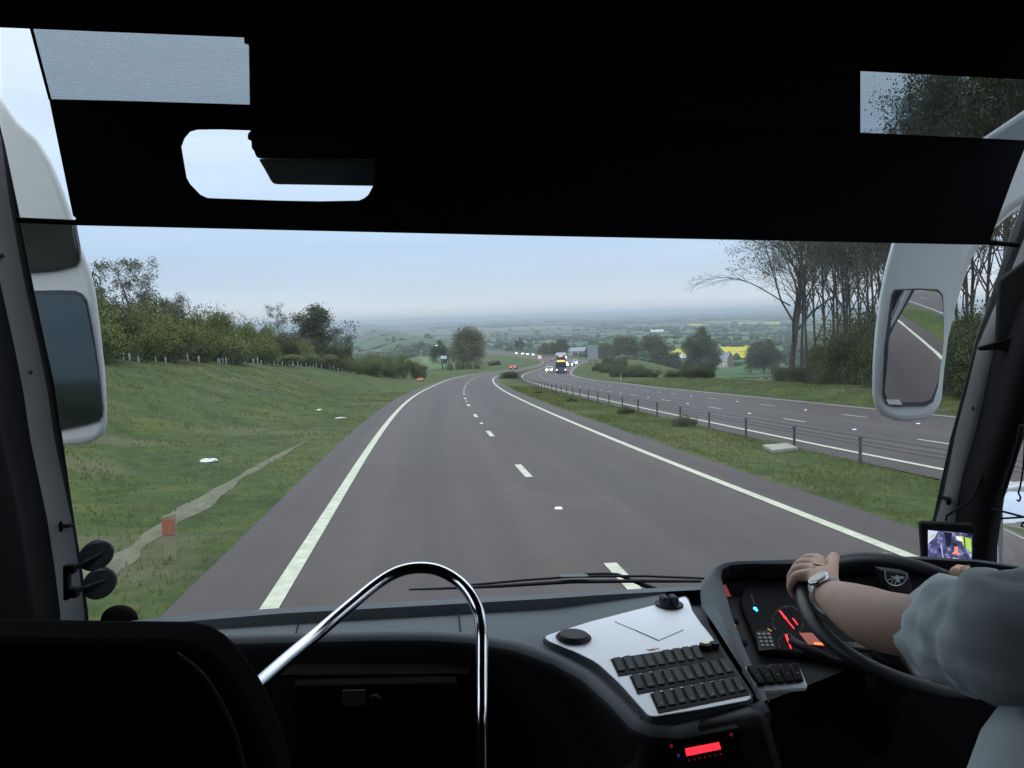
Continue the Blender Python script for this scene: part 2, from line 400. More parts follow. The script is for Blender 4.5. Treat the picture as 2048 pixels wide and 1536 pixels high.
# pale edge of the drain along the verge
M_soil = mat('pale_soil', (.082, .082, .045), .9, noise=(4, .35), bump=(9, .6, .03))
rnd = random.Random(5)
mb = Mb(); pts = [G(u, v) for u, v in ((150, 1190), (200, 1142), (270, 1098), (330, 1052), (400, 1008), (450, 975), (500, 944), (550, 916), (590, 896), (626, 878))]
fine = []
for a, b in zip(pts[:-1], pts[1:]):
    for k in range(6): fine.append(a.lerp(b, k/6))
fine.append(pts[-1]); V = []
for i, p in enumerate(fine):
    t_ = (fine[min(i+1, len(fine)-1)]-fine[max(i-1, 0)]); nn = Vector((t_.y, -t_.x, 0)).normalized()
    wv = (.13+.05*math.sin(i*.33)+.03*math.sin(i*.9))*min(1, (len(fine)-i)/22)*(1+.5*(1-i/len(fine)))
    for sgn in (-1, -.3, .3, 1):
        q = p+nn*sgn*wv; V.append((q.x, q.y, Ts(q.x, q.y)+(.045 if abs(sgn) < 1 else .005)))
mb.add(V, [(i*4+k, i*4+k+1, (i+1)*4+k+1, (i+1)*4+k) for i in range(len(fine)-1) for k in range(3)])
struct(mb.build('path', M_soil, smooth=True, recalc=False))

# ------------------------------------------------------------------ fields of the valley
rs = np.random.RandomState(11)
FM = [mat('field_%s' % n, c, .95, noise=(.05, .18), spec=.1) for n, c in (
    ('pasture', (.062, .105, .036)), ('wheat', (.040, .082, .026)), ('ley', (.092, .128, .050)), ('stubble', (.085, .08, .045)), ('dark', (.026, .046, .020)), ('fallow', (.056, .072, .037)))]
M_rape = mat('rapeseed', (.36, .33, .012), .9, noise=(.06, .12), spec=.1)
def drape(name, quad, m, h=.35, step=20):
    q = [np.array(p[:2], float) for p in quad]
    n1 = int(np.clip(max(np.linalg.norm(q[1]-q[0]), np.linalg.norm(q[2]-q[3]))/step, 2, 60)); n2 = int(np.clip(np.linalg.norm(q[3]-q[0])/step, 2, 60))
    a = np.linspace(0, 1, n1+1)[None, :, None]; b = np.linspace(0, 1, n2+1)[:, None, None]
    pt = (q[0]*(1-a)+q[1]*a)*(1-b)+(q[3]*(1-a)+q[2]*a)*b; X = pt[..., 0].ravel(); Y = pt[..., 1].ravel()
    co = np.stack([X, Y, T(X, Y)+h], -1); i = np.arange(len(X)).reshape(n2+1, n1+1)
    f = np.stack([i[:-1, :-1], i[:-1, 1:], i[1:, 1:], i[1:, :-1]], -1).reshape(-1, 4)
    o = road_off(X, Y); bad = (np.abs(o-6) < 36); f = f[~bad[f].any(1)]
    if len(f) < 4: return None
    return struct(np_mesh(name, co, f, m))
cells = [(-1500., 380., 2300., 5200.)]; leaf = []; tick = 0
while cells:
    x0, y0, x1, y1 = cells.pop(); w, h = x1-x0, y1-y0; d = (y0+y1)/2
    lim = 90+d*.17
    if max(w, h*.55) > lim*1.0:
        f_ = .36+.28*rs.rand()
        if w > h*.55: cells += [(x0, y0, x0+w*f_, y1), (x0+w*f_, y0, x1, y1)]
        else: cells += [(x0, y0, x1, y0+h*f_), (x0, y0+h*f_, x1, y1)]
    else: leaf.append((x0, y0, x1, y1))
edges = []
def rot(x, y, a=.09, cy=400): return (x*math.cos(a)-(y-cy)*math.sin(a), x*math.sin(a)+(y-cy)*math.cos(a)+cy)
for (x0, y0, x1, y1) in leaf:
    j = lambda: rs.uniform(-.03, .03)*(x1-x0)
    q = [rot(x0, y0), rot(x1, y0), rot(x1, y1), rot(x0, y1)]
    drape('field', q, FM[rs.choice(6, p=[.27, .24, .19, .08, .12, .10])], .35, 25 if y0 < 1500 else 60)
    edges += [(q[0], q[1]), (q[0], q[3])]
for quad in (((1330, 714), (1400, 709), (1395, 698), (1345, 700)), ((1450, 708), (1536, 700), (1536, 691), (1440, 695)), ((1462, 721), (1545, 712), (1545, 703), (1458, 707)),
             ((1380, 652), (1560, 648), (1560, 645), (1380, 648)), ((1590, 700), (1690, 696), (1690, 690), (1590, 693))):
    drape('field', [G(*p) for p in quad], M_rape, 1.6, 12)
# bare ground and light verge strips
drape('field', [at_depth(1500, 700, 150), at_depth(1640, 700, 118), at_depth(1660, 700, 175), at_depth(1480, 700, 230)], mat('bare_field', (.095, .088, .072), .95, noise=(.3, .2)), .12, 2)
drape('field', [G(930, 727), G(1015, 722), G(1015, 716), G(950, 715)], FM[3], .15, 5)

# hedgerows, copses and woods of the valley: far off, read as one mass
def ico(sub):
    bm = bmesh.new(); bmesh.ops.create_icosphere(bm, subdivisions=sub, radius=1); v = np.array([x.co[:] for x in bm.verts]); f = np.array([[q.index for q in p.verts] for p in bm.faces]); bm.free(); return v, f
IV, IF = ico(2)
M_far = leafmat('far_foliage', (.018, .032, .014), (.050, .066, .030))
def clumps(name, pts, sx, sz, m, seed=0):
    r = np.random.RandomState(seed); n = len(pts); pts = np.asarray(pts)
    V = np.repeat(IV[None], n, 0); V = V*(1+.38*r.randn(n, len(IV), 1)*.6)
    V[..., 0] *= sx[:, None]; V[..., 1] *= sx[:, None]*r.uniform(.7, 1.2, (n, 1)); V[..., 2] *= sz[:, None]
    z = T(pts[:, 0], pts[:, 1])+sz*.75
    V[..., 0] += pts[:, :1]; V[..., 1] += pts[:, 1:2]; V[..., 2] += z[:, None]
    F = (IF[None]+(np.arange(n)*len(IV))[:, None, None]).reshape(-1, 3)
    o = np_mesh(name, V.reshape(-1, 3), F, m, smooth=False); o['kind'] = 'stuff'; return o
pts = []; sx = []; sz = []
for a, b in edges:
    a = np.array(a); b = np.array(b); L_ = np.linalg.norm(b-a); d = np.hypot(*((a+b)/2)); st = max(5, d*.0055); tall = rs.rand() < .22; bare = rs.rand() < .12
    if bare: continue
    for k in range(int(L_/st)):
        p = a+(b-a)*(k+rs.rand()*.6)*st/L_+rs.randn(2)*1.2
        if rs.rand() < .07: continue
        hgt = rs.uniform(1.0, 2.0)*(1 if not tall else 2.3)
        if rs.rand() < .10: hgt *= 2.2
        pts.append(p); sx.append(st*.62 if hgt < 3 else max(st*.6, hgt*.8)); sz.append(hgt)
for k in range(46):                                   # copses
    y = 600*math.exp(rs.rand()*2.3); x = rs.uniform(-.42, .5)*y+30; R_ = (12+.022*y)*rs.uniform(.7, 1.8)
    for q in range(int(26)):
        p = np.array([x, y])+rs.randn(2)*R_*np.array([1.5, .6]); pts.append(p); h_ = rs.uniform(3, 6); sx.append(h_*rs.uniform(.7, 1.1)+y*.001); sz.append(h_)
pts = np.array(pts); sx = np.array(sx); sz = np.array(sz)
ok = np.abs(road_off(pts[:, 0], pts[:, 1])-6) > 30
px_ = np.array([wproj(p_) for p_ in np.stack([pts[:, 0], pts[:, 1], T(pts[:, 0], pts[:, 1])+sz], -1)])
ok &= ~((px_[:, 0] > 1330) & (px_[:, 0] < 1570) & (px_[:, 1] > 688) & (px_[:, 2] < 1700) & (rs.rand(len(pts)) < .93))
ok &= ~((px_[:, 1] > 712) & (px_[:, 2] < 600) & (rs.rand(len(pts)) < .5))
clumps('hedgerow', pts[ok], sx[ok], sz[ok], M_far, 3)
# woodland bands toward the horizon
pts = []; sx = []; sz = []
for k in range(2600):
    y = 5000+9000*rs.rand()**1.3; x = rs.uniform(-.6, .62)*y
    if math.sin(x*.0016+y*.0011)+math.sin(x*.0007-y*.0023+2) > .15: pts.append((x, y)); sx.append(rs.uniform(40, 130)); sz.append(rs.uniform(6, 13))
clumps('woodland', np.array(pts), np.array(sx), np.array(sz), M_far, 4)

# ------------------------------------------------------------------ trees and bushes
M_bark = mat('bark', (.055, .048, .038), .95, noise=(3, .3), bump=(14, .6, .03))
M_leaf_a = leafmat('hedge_leaves', (.075, .100, .024), (.125, .148, .040))
M_leaf_b = leafmat('dark_leaves', (.028, .042, .015), (.072, .082, .030))
M_leaf_c = leafmat('spring_leaves', (.050, .060, .024), (.115, .115, .052))
def branches(seed, H, r0, levels, spread, up, first=.25, n0=9, sides=5, lean=0):
    R = random.Random(seed); V = []; F = []; tips = []
    def seg(p, d, L_, r, lv):
        n = 4 if lv == 0 else 3; pts_ = [p]; dd = d.copy(); rad = [r]
        steps = 9 if lv == 0 else (4 if lv == 1 else 3)
        for i in range(steps):
            wob = .10 if lv == 0 else .28
            dd = (dd+Vector((R.uniform(-wob, wob), R.uniform(-wob, wob), R.uniform(-wob, wob)*.6+up*(.25 if lv else .6)*.3))).normalized()
            pts_.append(pts_[-1]+dd*L_/steps); rad.append(max(r*(1-.85*(i+1)/steps), .009))
        ns = sides if lv == 0 else (4 if lv == 1 else 3)
        o = len(V); u = dd.cross(Vector((.3, .5, .8))).normalized()
        for i, q in enumerate(pts_):
            t = (pts_[min(i+1, steps)]-pts_[max(i-1, 0)]).normalized(); u_ = (u-t*u.dot(t)).normalized(); w = t.cross(u_)
            for k in range(ns):
                an = 2*math.pi*k/ns; V.append(q+rad[i]*(math.cos(an)*u_+math.sin(an)*w))
        for i in range(steps):
            for k in range(ns): F.append((o+i*ns+k, o+i*ns+(k+1) % ns, o+(i+1)*ns+(k+1) % ns, o+(i+1)*ns+k))
        if lv >= levels: tips.append((pts_[-1], dd)); tips.append((pts_[len(pts_)//2], dd)); return
        nb = n0 if lv == 0 else R.randint(4, 6)
        for b in range(nb):
            f_ = (first+(1-first)*(b+R.random())/nb) if lv == 0 else (.25+.75*(b+R.random())/nb)
            x = f_*steps; i = min(int(x), steps-1); q = pts_[i].lerp(pts_[i+1], x-i)
            t = (pts_[i+1]-pts_[i]).normalized(); an = R.uniform(0, 2*math.pi) if lv else b*2.4+R.uniform(-.4, .4)
            side = t.cross(Vector((math.cos(an), math.sin(an), .3))).normalized()
            sp = spread*R.uniform(.75, 1.2); nd = (t*math.cos(sp)+side*math.sin(sp)).normalized()
            ln = L_*(.50 if lv == 0 else .55)*(1.15-.75*f_ if lv == 0 else 1.1-.5*f_)*R.uniform(.8, 1.2)
            seg(q, nd, ln, max(rad[i]*.5, .012), lv+1)
    seg(Vector((0, 0, -.15)), Vector((lean, 0, 1)).normalized(), H, r0, 0)
    return V, F, tips
def leaves(tips, seed, per, size, jit):
    r = np.random.RandomState(seed); n = len(tips)*per; c = np.repeat(np.array([t[0][:] for t in tips]), per, 0)+r.randn(n, 3)*jit
    return quads(c, r, size)
def quads(c, r, size):
    n = len(c); a = r.randn(n, 3); a /= np.linalg.norm(a, axis=1)[:, None]; b = np.cross(a, r.randn(n, 3)); b /= np.linalg.norm(b, axis=1)[:, None]
    s = size*r.uniform(.5, 1.2, (n, 1)); co = np.stack([c-a*s-b*s*.5, c+a*s*.2-b*s*.7, c+a*s+b*s*.3, c-a*s*.1+b*s*.7], 1).reshape(-1, 3)
    return co, np.arange(4*n).reshape(-1, 4)
def make_tree(name, seed, H, r0, levels, spread, up, per, lsize, jit, mleaf, label, cat, first=.25, n0=9, group=None, lean=0):
    root = empty(name, label, cat, group=group); V, F, tips = branches(seed, H, r0, levels, spread, up, first, n0, lean=lean)
    np_f = np.array(F); np_mesh('trunk', np.array([v[:] for v in V]), np_f, M_bark, root)
    if levels == 4 and H > 15: tips = tips[::2]
    co, f = leaves(tips, seed, per, lsize, jit); np_mesh('crown', co, f, mleaf, root, smooth=False); return root
def make_bush(name, seed, n, size, mleaf, label, cat, group=None, stems=7):
    """unit bush: about 2 wide, 1 high (scaled when placed)"""
    r = np.random.RandomState(seed); root = empty(name, label, cat, group=group)
    lob = [(r.uniform(-.62, .62), r.uniform(-.5, .5), r.uniform(.22, .70), r.uniform(.22, .42)) for _ in range(13)]
    c = []
    for i in range(n):
        x, y, z, R_ = lob[r.randint(len(lob))]; d = r.randn(3); d /= np.linalg.norm(d); rr = R_*(1-.55*r.rand()**2.2)
        c.append((x+d[0]*rr*1.15, y+d[1]*rr, max(z+d[2]*rr*.8, .02)))
    for i in range(n//9): x = r.uniform(-.85, .85); y = r.uniform(-.6, .6); c.append((x, y, .55+.5*r.rand()**2*(1-abs(x)*.6)))
    co, f = quads(np.array(c), r, size); np_mesh('foliage', co, f, mleaf, root, smooth=False)
    mb = Mb(); R2 = random.Random(seed)
    for k in range(stems):
        a = R2.uniform(0, 6.28); x, y = .25*math.cos(a)*R2.random(), .2*math.sin(a)*R2.random(); p = [Vector((x, y, -.05))]
        for q in range(5): p.append(p[-1]+Vector((R2.uniform(-.08, .08)+x*.35, R2.uniform(-.08, .08)+y*.35, R2.uniform(.14, .2))))
        mb.tube(p, [.022, .018, .014, .01, .007, .003], 4, cap=False)
    mb.build('stems', M_bark, root, smooth=True, recalc=False); return root
def put(root, u, vtop, dep, wpx=None, base_h=1.0, first=[], label=None, rz=None, sink=.1, xy=None, H=None):
    """stand a plant on the ground in the direction of u at distance dep, as high as the photo shows"""
    p = at_depth(u, 700, dep) if xy is None else xy; z0 = Ts(p[0], p[1])
    top = at_depth(u, vtop, dep); h = (top.z-z0) if H is None else H; h = max(h, .4); s = h/base_h
    o = root if root.name not in USED else copy_tree(root)
    USED.add(root.name)
    o.location = (p[0], p[1], z0-sink*0); sx_ = s if wpx is None else wpx*dep/FPX/2
    if wpx is None: o.scale = (s, s, s)
    else: o.scale = (sx_, sx_*.85 if sx_ < 3 else sx_*.7, s)
    o.rotation_euler = (0, 0, rnd.uniform(0, 6.28) if rz is None else rz)
    if label: o['label'] = label
    return o
USED = set()
G_H = 'bushes of the hedge on the left bank'
LH = 'olive spring bush of the hedge lining the left bank'
bushA = make_bush('bush', 1, 10500, .024, M_leaf_a, LH, 'bush', G_H)
bushB = make_bush('bush', 2, 10500, .024, M_leaf_a, LH, 'bush', G_H)
bushC = make_bush('bush', 3, 9000, .025, M_leaf_b, LH, 'bush', G_H)
hd = lambda u: float(np.interp(u, [60, 215, 300, 400, 500, 600, 690, 760, 835], [36, 45, 51, 61, 74, 91, 110, 124, 136]))
ht = lambda u: float(np.interp(u, [60, 215, 260, 330, 380, 420, 470, 530, 600, 650, 690], [600, 628, 640, 650, 655, 652, 668, 682, 690, 694, 704]))
k = 0
for row, (dd, dv) in enumerate(((0, 26), (5, 4), (11, -4))):
    u = 70+row*14
    while u < 700:
        d = hd(u)+dd; w = 5.2*FPX/d*rnd.uniform(.8, 1.2)
        ob_ = put((bushA, bushB, bushC, bushA)[rnd.randrange(4)], u, ht(u)+dv+rnd.uniform(-9, 9), d, w); ob_.scale[2] *= 1.62 if u < 560 else 1.35
        u += w*.42; k += 1
bushW = make_bush('bush', 5, 15000, .017, M_leaf_b, 'dense dark bush in the undergrowth below the tall bare trees', 'bush', 'undergrowth bushes at the foot of the roadside wood', 9)
bushW.location = road(75, 40); bushW.scale = (3, 2.5, 4)
# low dark bushes where the hedge runs out toward the bend
LE = 'rounded green bush in the gap between the left hedge and the big roadside tree'
for (u, vt, d, w) in ((700, 706, 116, 60), (735, 703, 122, 70), (768, 700, 128, 55), (752, 712, 118, 60), (805, 702, 132, 55), (790, 714, 126, 50), (828, 712, 134, 42), (838, 726, 136, 34), (715, 722, 112, 50), (775, 722, 124, 50)):
    o = copy_tree(rnd.choice((bushA, bushB))); o['label'] = LE; o['group'] = 'bushes at the end of the hedge'; p = at_depth(u, 700, d); z0 = Ts(p.x, p.y)
    o.location = (p.x, p.y, z0); sx_ = w*d/FPX/2; o.scale = (sx_, sx_*.8, at_depth(u, vt, d).z-z0); o.rotation_euler = (0, 0, rnd.uniform(0, 6))
# trees standing in and behind the hedge
t1 = make_tree('tree', 21, 10, .22, 4, .95, .30, 2, .085, .20, M_leaf_c, 'round bare-branched tree rising above the left hedge, beside the left mirror', 'tree', first=.30, n0=11)
put(t1, 275, 560, 62, None, 8.8); t1.scale = (t1.scale[0]*1.15, t1.scale[1]*1.15, t1.scale[2])
t2 = make_tree('tree', 22, 8, .16, 3, .8, .3, 11, .08, .28, M_leaf_c, 'dome-shaped leafy tree rising above the hedge, right of the round bare tree', 'tree', first=.25, n0=12)
put(t2, 372, 614, 68, None, 7.2)
t3 = make_tree('tree', 23, 9, .14, 3, .55, .5, 5, .08, .2, M_leaf_c, 'thin upright bare tree just left of the dark ivy-clad tree', 'tree', first=.3, n0=10)
put(t3, 562, 640, 98, None, 8)
t4 = make_tree('tree', 24, 9, .22, 3, .9, .25, 14, .13, .42, M_leaf_b, 'dark ivy-clad tree standing where the left hedge ends', 'tree', first=.12, n0=16)
put(t4, 645, 644, 108, None, 7.8); t4.scale = (t4.scale[0]*1.3, t4.scale[1]*1.3, t4.scale[2])
o = copy_tree(t2); o['label'] = 'small leafy tree on the left hedge skyline, its crown cut by the left mirror'; p = at_depth(218, 700, 60); o.location = (p.x, p.y, Ts(p.x, p.y)); s_ = (at_depth(218, 612, 60).z-o.location.z)/8.3; o.scale = (s_, s_, s_)
o = copy_tree(t3); o['label'] = 'wispy sapling rising from the middle of the left hedge'; p = at_depth(462, 700, 80); o.location = (p.x, p.y, Ts(p.x, p.y)); s_ = (at_depth(462, 640, 80).z-o.location.z)/9.3; o.scale = (s_, s_, s_)
# big olive tree on the outside of the bend and the mid-distance trees
t5 = make_tree('tree', 25, 12, .30, 3, .95, .15, 18, .20, .85, M_leaf_c, 'large olive-green tree alone on the grass outside the bend', 'tree', first=.04, n0=24)
t5.scale = (1, 1, 1); put(t5, 925, 668, 330, None, 9.6); t5.scale = (t5.scale[0]*.92, t5.scale[1]*.92, t5.scale[2]*.8)
tm = make_tree('tree', 26, 10, .28, 3, .75, .3, 14, .17, .5, M_leaf_b, 'dark cone of a tree behind the far stretch of road', 'tree', first=.12, n0=15)
put(tm, 1043, 680, 760, None, 10.4); tm.scale = (tm.scale[0]*1.2, tm.scale[1]*1.2, tm.scale[2])
MID = 'trees across the valley floor'
LM = 'tree among the belt beyond the right-hand verge, left of the farmhouse'
for (u, vt, d, src) in ((884, 690, 380, tm), (1105, 690, 620, tm), (1122, 686, 640, t5), (1090, 693, 600, t5), (1205, 697, 470, t5), (1228, 692, 480, tm), (1250, 690, 430, t5), (1272, 688, 420, tm), (1298, 691, 415, t5),
                      (1322, 708, 420, tm), (1345, 716, 430, t5), (1380, 717, 400, tm), (1402, 680, 380, tm), (1415, 670, 375, tm), (1426, 700, 385, tm), (1545, 690, 360, tm), (1528, 700, 370, t5), (1185, 700, 520, tm)):
    left = u < 1180; d = d*1.0 if left else d*1.25
    o = copy_tree(src); o['label'] = 'hazy tree beyond the far stretch of carriageway' if left else LM
    if 1390 < u < 1440: o['label'] = {1402: 'left one of the tall dark trees just left of the farmhouse', 1415: 'tallest dark tree just left of the farmhouse', 1426: 'lower tree touching the left side of the farmhouse'}[u]
    elif u > 1500: o['label'] = 'tree between the farmhouse and the tall roadside wood'
    o['group'] = MID
    p = at_depth(u, 700, d); z0 = Ts(p.x, p.y); o.location = (p.x, p.y, z0); s_ = max(at_depth(u, vt, d).z-z0, 3)/10.5; o.scale = (s_*1.15, s_*1.15, s_); o.rotation_euler = (0, 0, rnd.uniform(0, 6))
for k in range(34):
    s_ = 102+k*4.4; c = road(s_, 29+3*math.sin(k*.5)+rnd.uniform(-1, 1)); o = copy_tree(bushC); hh = rnd.uniform(1.3, 2.3)
    o.location = (c[0], c[1], Ts(c[0], c[1])-.1); o.scale = (hh*.5+1.1, hh*.5+1.1, hh); o.rotation_euler = (0, 0, rnd.uniform(0, 6)); o['group'] = 'row of shrubs behind the right-hand verge'; o['label'] = 'low shrub in the row behind the right-hand grass verge'
for (u, vt, d, w) in ((1480, 722, 640, 40), (1500, 720, 650, 36), (1530, 724, 620, 40), (1466, 726, 630, 22), (1215, 742, 200, 30), (1020, 742, 140, 22), (1032, 741, 150, 18), (1044, 740, 160, 14)):
    o = copy_tree(bushC); o['group'] = 'low shrubs on the verges'
    o['label'] = 'dark shrub filling the median at the bend' if u < 1100 else ('lone shrub beside the large road sign' if d < 300 else 'shrub in the garden hedge right of the farmhouse')
    if u < 1100:
        o2 = copy_tree(bushW); o2['label'] = o['label']; o2['group'] = o['group']; [bpy.data.objects.remove(c_, do_unlink=True) for c_ in list(o.children)]; bpy.data.objects.remove(o, do_unlink=True); o = o2
        c = road(d*.97, 6.0); p = Vector(c); z0 = c[2]; o.location = c; o.scale = (1.3, 2.6, 1.15)
    else:
        p = at_depth(u, 700, d); z0 = Ts(p.x, p.y); o.location = (p.x, p.y, z0); sx_ = w*d/FPX/2; o.scale = (sx_, sx_*.8, max(at_depth(u, vt, d).z-z0, 1.2))
    o.rotation_euler = (0, 0, rnd.uniform(0, 6))
for (u, vt, d, w) in ((898, 722, 318, 22), (916, 718, 322, 24), (936, 720, 324, 26), (952, 724, 320, 20)):
    o = copy_tree(bushA); o['group'] = 'bushes under the big tree outside the bend'; o['label'] = 'olive bush at the foot of the large tree outside the bend'; p = at_depth(u, 700, d); z0 = Ts(p.x, p.y); o.location = (p.x, p.y, z0); sx_ = w*d/FPX/2; o.scale = (sx_, sx_*.8, at_depth(u, vt, d).z-z0)
# dark weeds in the median beside the barrier
for i_, (s_, o_, h_) in enumerate(((35, 6.5, .45), (27.5, 6.8, .55), (47, 6.0, .32), (62, 5.6, .3))):
    o = copy_tree(bushC); o.location = road(s_, o_); o.scale = (.55*h_+.2, .55*h_+.2, h_*.8); o['group'] = 'weeds in the median'
    o['label'] = ('dark weed tuft in the median grass, second nearest of the row', 'nearest and tallest dark weed tuft by the barrier posts', 'small weed tuft in the median, third nearest of the row', 'farthest small weed tuft in the near median')[i_]; o['category'] = 'weed'

# the wood on the right: tall, thin, nearly bare trees over dark undergrowth
GW = 'tall bare trees of the roadside wood on the right'
LW = 'tall bare tree within the dense roadside wood on the right'
w1 = make_tree('tree', 31, 22, .34, 4, .66, .5, 2, .10, .32, M_leaf_c, 'thick-trunked bare tree at the left edge of the roadside wood, long limb reaching left', 'tree', first=.16, n0=22, group=GW)
w2 = make_tree('tree', 32, 20, .24, 4, .52, .68, 2, .10, .36, M_leaf_c, LW, 'tree', first=.30, n0=18, group=GW)
w3 = make_tree('tree', 33, 18, .20, 4, .50, .68, 4, .10, .42, M_leaf_b, LW, 'tree', first=.22, n0=18, group=GW)
put(w1, 1578, 300, 104, None, 23, rz=2.2)
# its long horizontal limb
V, F, tips = branches(77, 9.5, .17, 3, .65, .05, .25, 9, 5)
mb = Mb(); mb.add([(-v.z*.98, v.y, v.x*.5+7.6+2.6*math.sin(min(max(v.z, 0)/9.5, 1)*2.3)) for v in V], F)
lim = mb.build('limb', M_bark, w1, smooth=True, recalc=False)
lim.rotation_euler = (0, 0, -2.2-.05)
wood = ((1600, 350, 96, w2), (1616, 370, 88, w2), (1628, 370, 90, w3), (1650, 340, 84, w2), (1662, 360, 98, w2), (1676, 350, 76, w3), (1694, 340, 88, w2), (1706, 360, 78, w2), (1718, 350, 72, w3), (1740, 350, 66, w2), (1752, 340, 84, w2), (1762, 360, 76, w3), (1790, 340, 62, w2),
        (1820, 330, 56, w3), (1850, 300, 66, w2), (1880, 240, 52, w3), (1905, 215, 46, w2), (1935, 180, 50, w3), (1965, 190, 44, w2), (2000, 150, 42, w3), (2040, 130, 40, w2), (1800, 340, 80, w3), (1700, 350, 104, w2), (2010, 150, 54, w3), (1920, 240, 60, w2), (1950, 210, 56, w2))
for (u, vt, d, src) in wood:
    o = put(src, u, vt, d, None, 21 if src is w2 else 19); o['label'] = LW; o['group'] = GW
    c_ = o.scale[0]; o.scale = (c_*.72, c_*.72, c_)
GU = 'undergrowth bushes at the foot of the roadside wood'
for i in range(34):
    u = 1560+i*15.5+rnd.uniform(-5, 5); d = float(np.interp(u, [1560, 1700, 1800, 1900, 2080], [98, 68, 55, 44, 36]))+rnd.choice((0, 4, 9, 15)); big = rnd.random()
    src = bushW
    hh = rnd.uniform(3.5, 8.5) if 1650 < u < 1780 else rnd.uniform(2.6, 6) if u > 1655 else rnd.uniform(1.6, 2.6)
    o = copy_tree(src); p = at_depth(u, 700, d); o.location = (p.x, p.y, Ts(p.x, p.y)-.1); o.scale = (hh*.5+1, hh*.45+.8, hh); o.rotation_euler = (0, 0, rnd.uniform(0, 6)); o['group'] = GU
    o['label'] = 'dense dark bush in the undergrowth below the tall bare trees'

# ------------------------------------------------------------------ grass blades on the near verges and the median
def blades(n, seed, smp, hmin, hmax, name):
    r = np.random.RandomState(seed); xy = smp(r, n); z = T(xy[:, 0], xy[:, 1]); n = len(xy)
    h = r.uniform(hmin, hmax, n)*(.6+.8*(np.sin(xy[:, 0]*1.3)*np.sin(xy[:, 1]*.9)*.5+.5)); a = r.uniform(0, 6.28, n); w = .010+.008*r.rand(n)+.0006*np.hypot(xy[:, 0], xy[:, 1])
    lx = r.randn(n)*.35*h; ly = r.randn(n)*.35*h; b = np.stack([xy[:, 0], xy[:, 1], z-.02], -1)
    dx = np.stack([np.cos(a)*w, np.sin(a)*w, np.zeros(n)], -1); tip = b+np.stack([lx, ly, h], -1)
    co = np.stack([b-dx, b+dx, tip], 1).reshape(-1, 3); o = np_mesh(name, co, np.arange(3*n).reshape(-1, 3), M_blade, smooth=False); o['kind'] = 'stuff'; return o
M_blade = leafmat('grass_blades', (.075, .100, .022), (.13, .135, .045))
nt_ = M_blade.node_tree; pb_ = nt_.nodes['Principled BSDF']; tl_ = nt_.nodes.new('ShaderNodeBsdfTranslucent'); mx_ = nt_.nodes.new('ShaderNodeMixShader'); mx_.inputs[0].default_value = .5
nt_.links.new(pb_.inputs['Base Color'].links[0].from_socket, tl_.inputs[0]); nt_.links.new(pb_.outputs[0], mx_.inputs[1]); nt_.links.new(tl_.outputs[0], mx_.inputs[2]); nt_.links.new(mx_.outputs[0], nt_.nodes['Material Output'].inputs[0])
def sm(o0, o1, s0, s1):
    def f(r, n):
        s = s0+(s1-s0)*r.rand(n)**1.7; o = r.uniform(o0, o1, n); c = np.array([road(a, b)[:2] for a, b in zip(s, o)]); return c
    return f
blades(36000, 1, sm(-22, OL-.97, 6, 70), .03, .09, 'grass')
blades(24000, 2, sm(OR+1.02, OPN-.92, 3, 85), .03, .08, 'grass')
blades(16000, 3, sm(OPF+.8, 31, 10, 110), .05, .14, 'grass')

# ------------------------------------------------------------------ median barrier of posts and wire ropes
M_steel = mat('weathered_steel', (.045, .052, .055), .7, .2, noise=(8, .2))
fence = empty('cable_barrier', 'dark posts and wire ropes of the barrier along the grass median', 'barrier', road(30, 7.35))
fl = np.array(fence.location)
for k in range(62):
    s = 10.5+3.2*k; x, y, z = road(s, 7.3)-fl; mb = Mb()
    mb.box((x-.028, y-.02, z-.1), (x+.028, y+.02, z+.55)); mb.box((x-.04, y-.03, z+.55), (x+.04, y+.03, z+.58))
    mb.build('post', M_steel, fence, recalc=False)
for hh in (.42, .50, .60):
    for sgn in (-.058, .058):
        Mb_ = Mb(); Mb_.tube([Vector(road(s, 7.3+sgn, hh)-fl) for s in np.arange(4, 205, 3.2)], .0065, 5); Mb_.build('rope', M_steel, fence, smooth=True, recalc=False)

# ------------------------------------------------------------------ things beside the road
M_white = mat('white_plastic', (.42, .43, .43), .5); M_orange = mat('orange_cloth', (.42, .15, .06), .8); M_red = mat('red_reflector', (.26, .085, .05), .5)
def on(p, dz=0): return (p.x, p.y, Ts(p.x, p.y)+dz)
def marker(u, v, h, w, label, red=True):
    p = G(u, v); r_ = empty('marker_post', label, 'post', on(p)); mb = Mb(); mb.hexa([(-w/2, -.03, -.1), (w/2, -.03, -.1), (w/2, .03, -.1), (-w/2, .03, -.1)], [(-w/2, -.02, h), (w/2, -.02, h+.04), (w/2, .02, h+.04), (-w/2, .02, h)])
    mb.build('post', M_white if not red else mat('cream_plastic', (.17, .16, .10), .7), r_, bevel=.008)
    if red: mb = Mb(); mb.box((-w*.47, -.035, h*.58), (w*.47, -.0325, h*.95)); mb.build('reflector', M_red, r_)
    else: mb = Mb(); mb.box((-w*.4, -.035, h*.7), (w*.4, -.0325, h*.85)); mb.build('reflector', M_steel, r_)
marker(343, 1118, .52, .16, 'short cream marker post with a red block on the near left verge')
marker(1242, 761, .95, .13, 'thin white marker post on the far grass verge', False)
def crumple(name, p, size, m, label, cat, seed):
    r = random.Random(seed); v, f = ico(2); mb = Mb(); mb.add([(a[0]*size[0]*(1+.3*r.uniform(-1, 1)), a[1]*size[1]*(1+.3*r.uniform(-1, 1)), max(a[2], -.4)*size[2]*(1+.3*r.uniform(-1, 1))+size[2]*.4) for a in v], f)
    o = mb.build(name, m, recalc=False); o.location = on(p, .03); tag(o, label, cat); return o
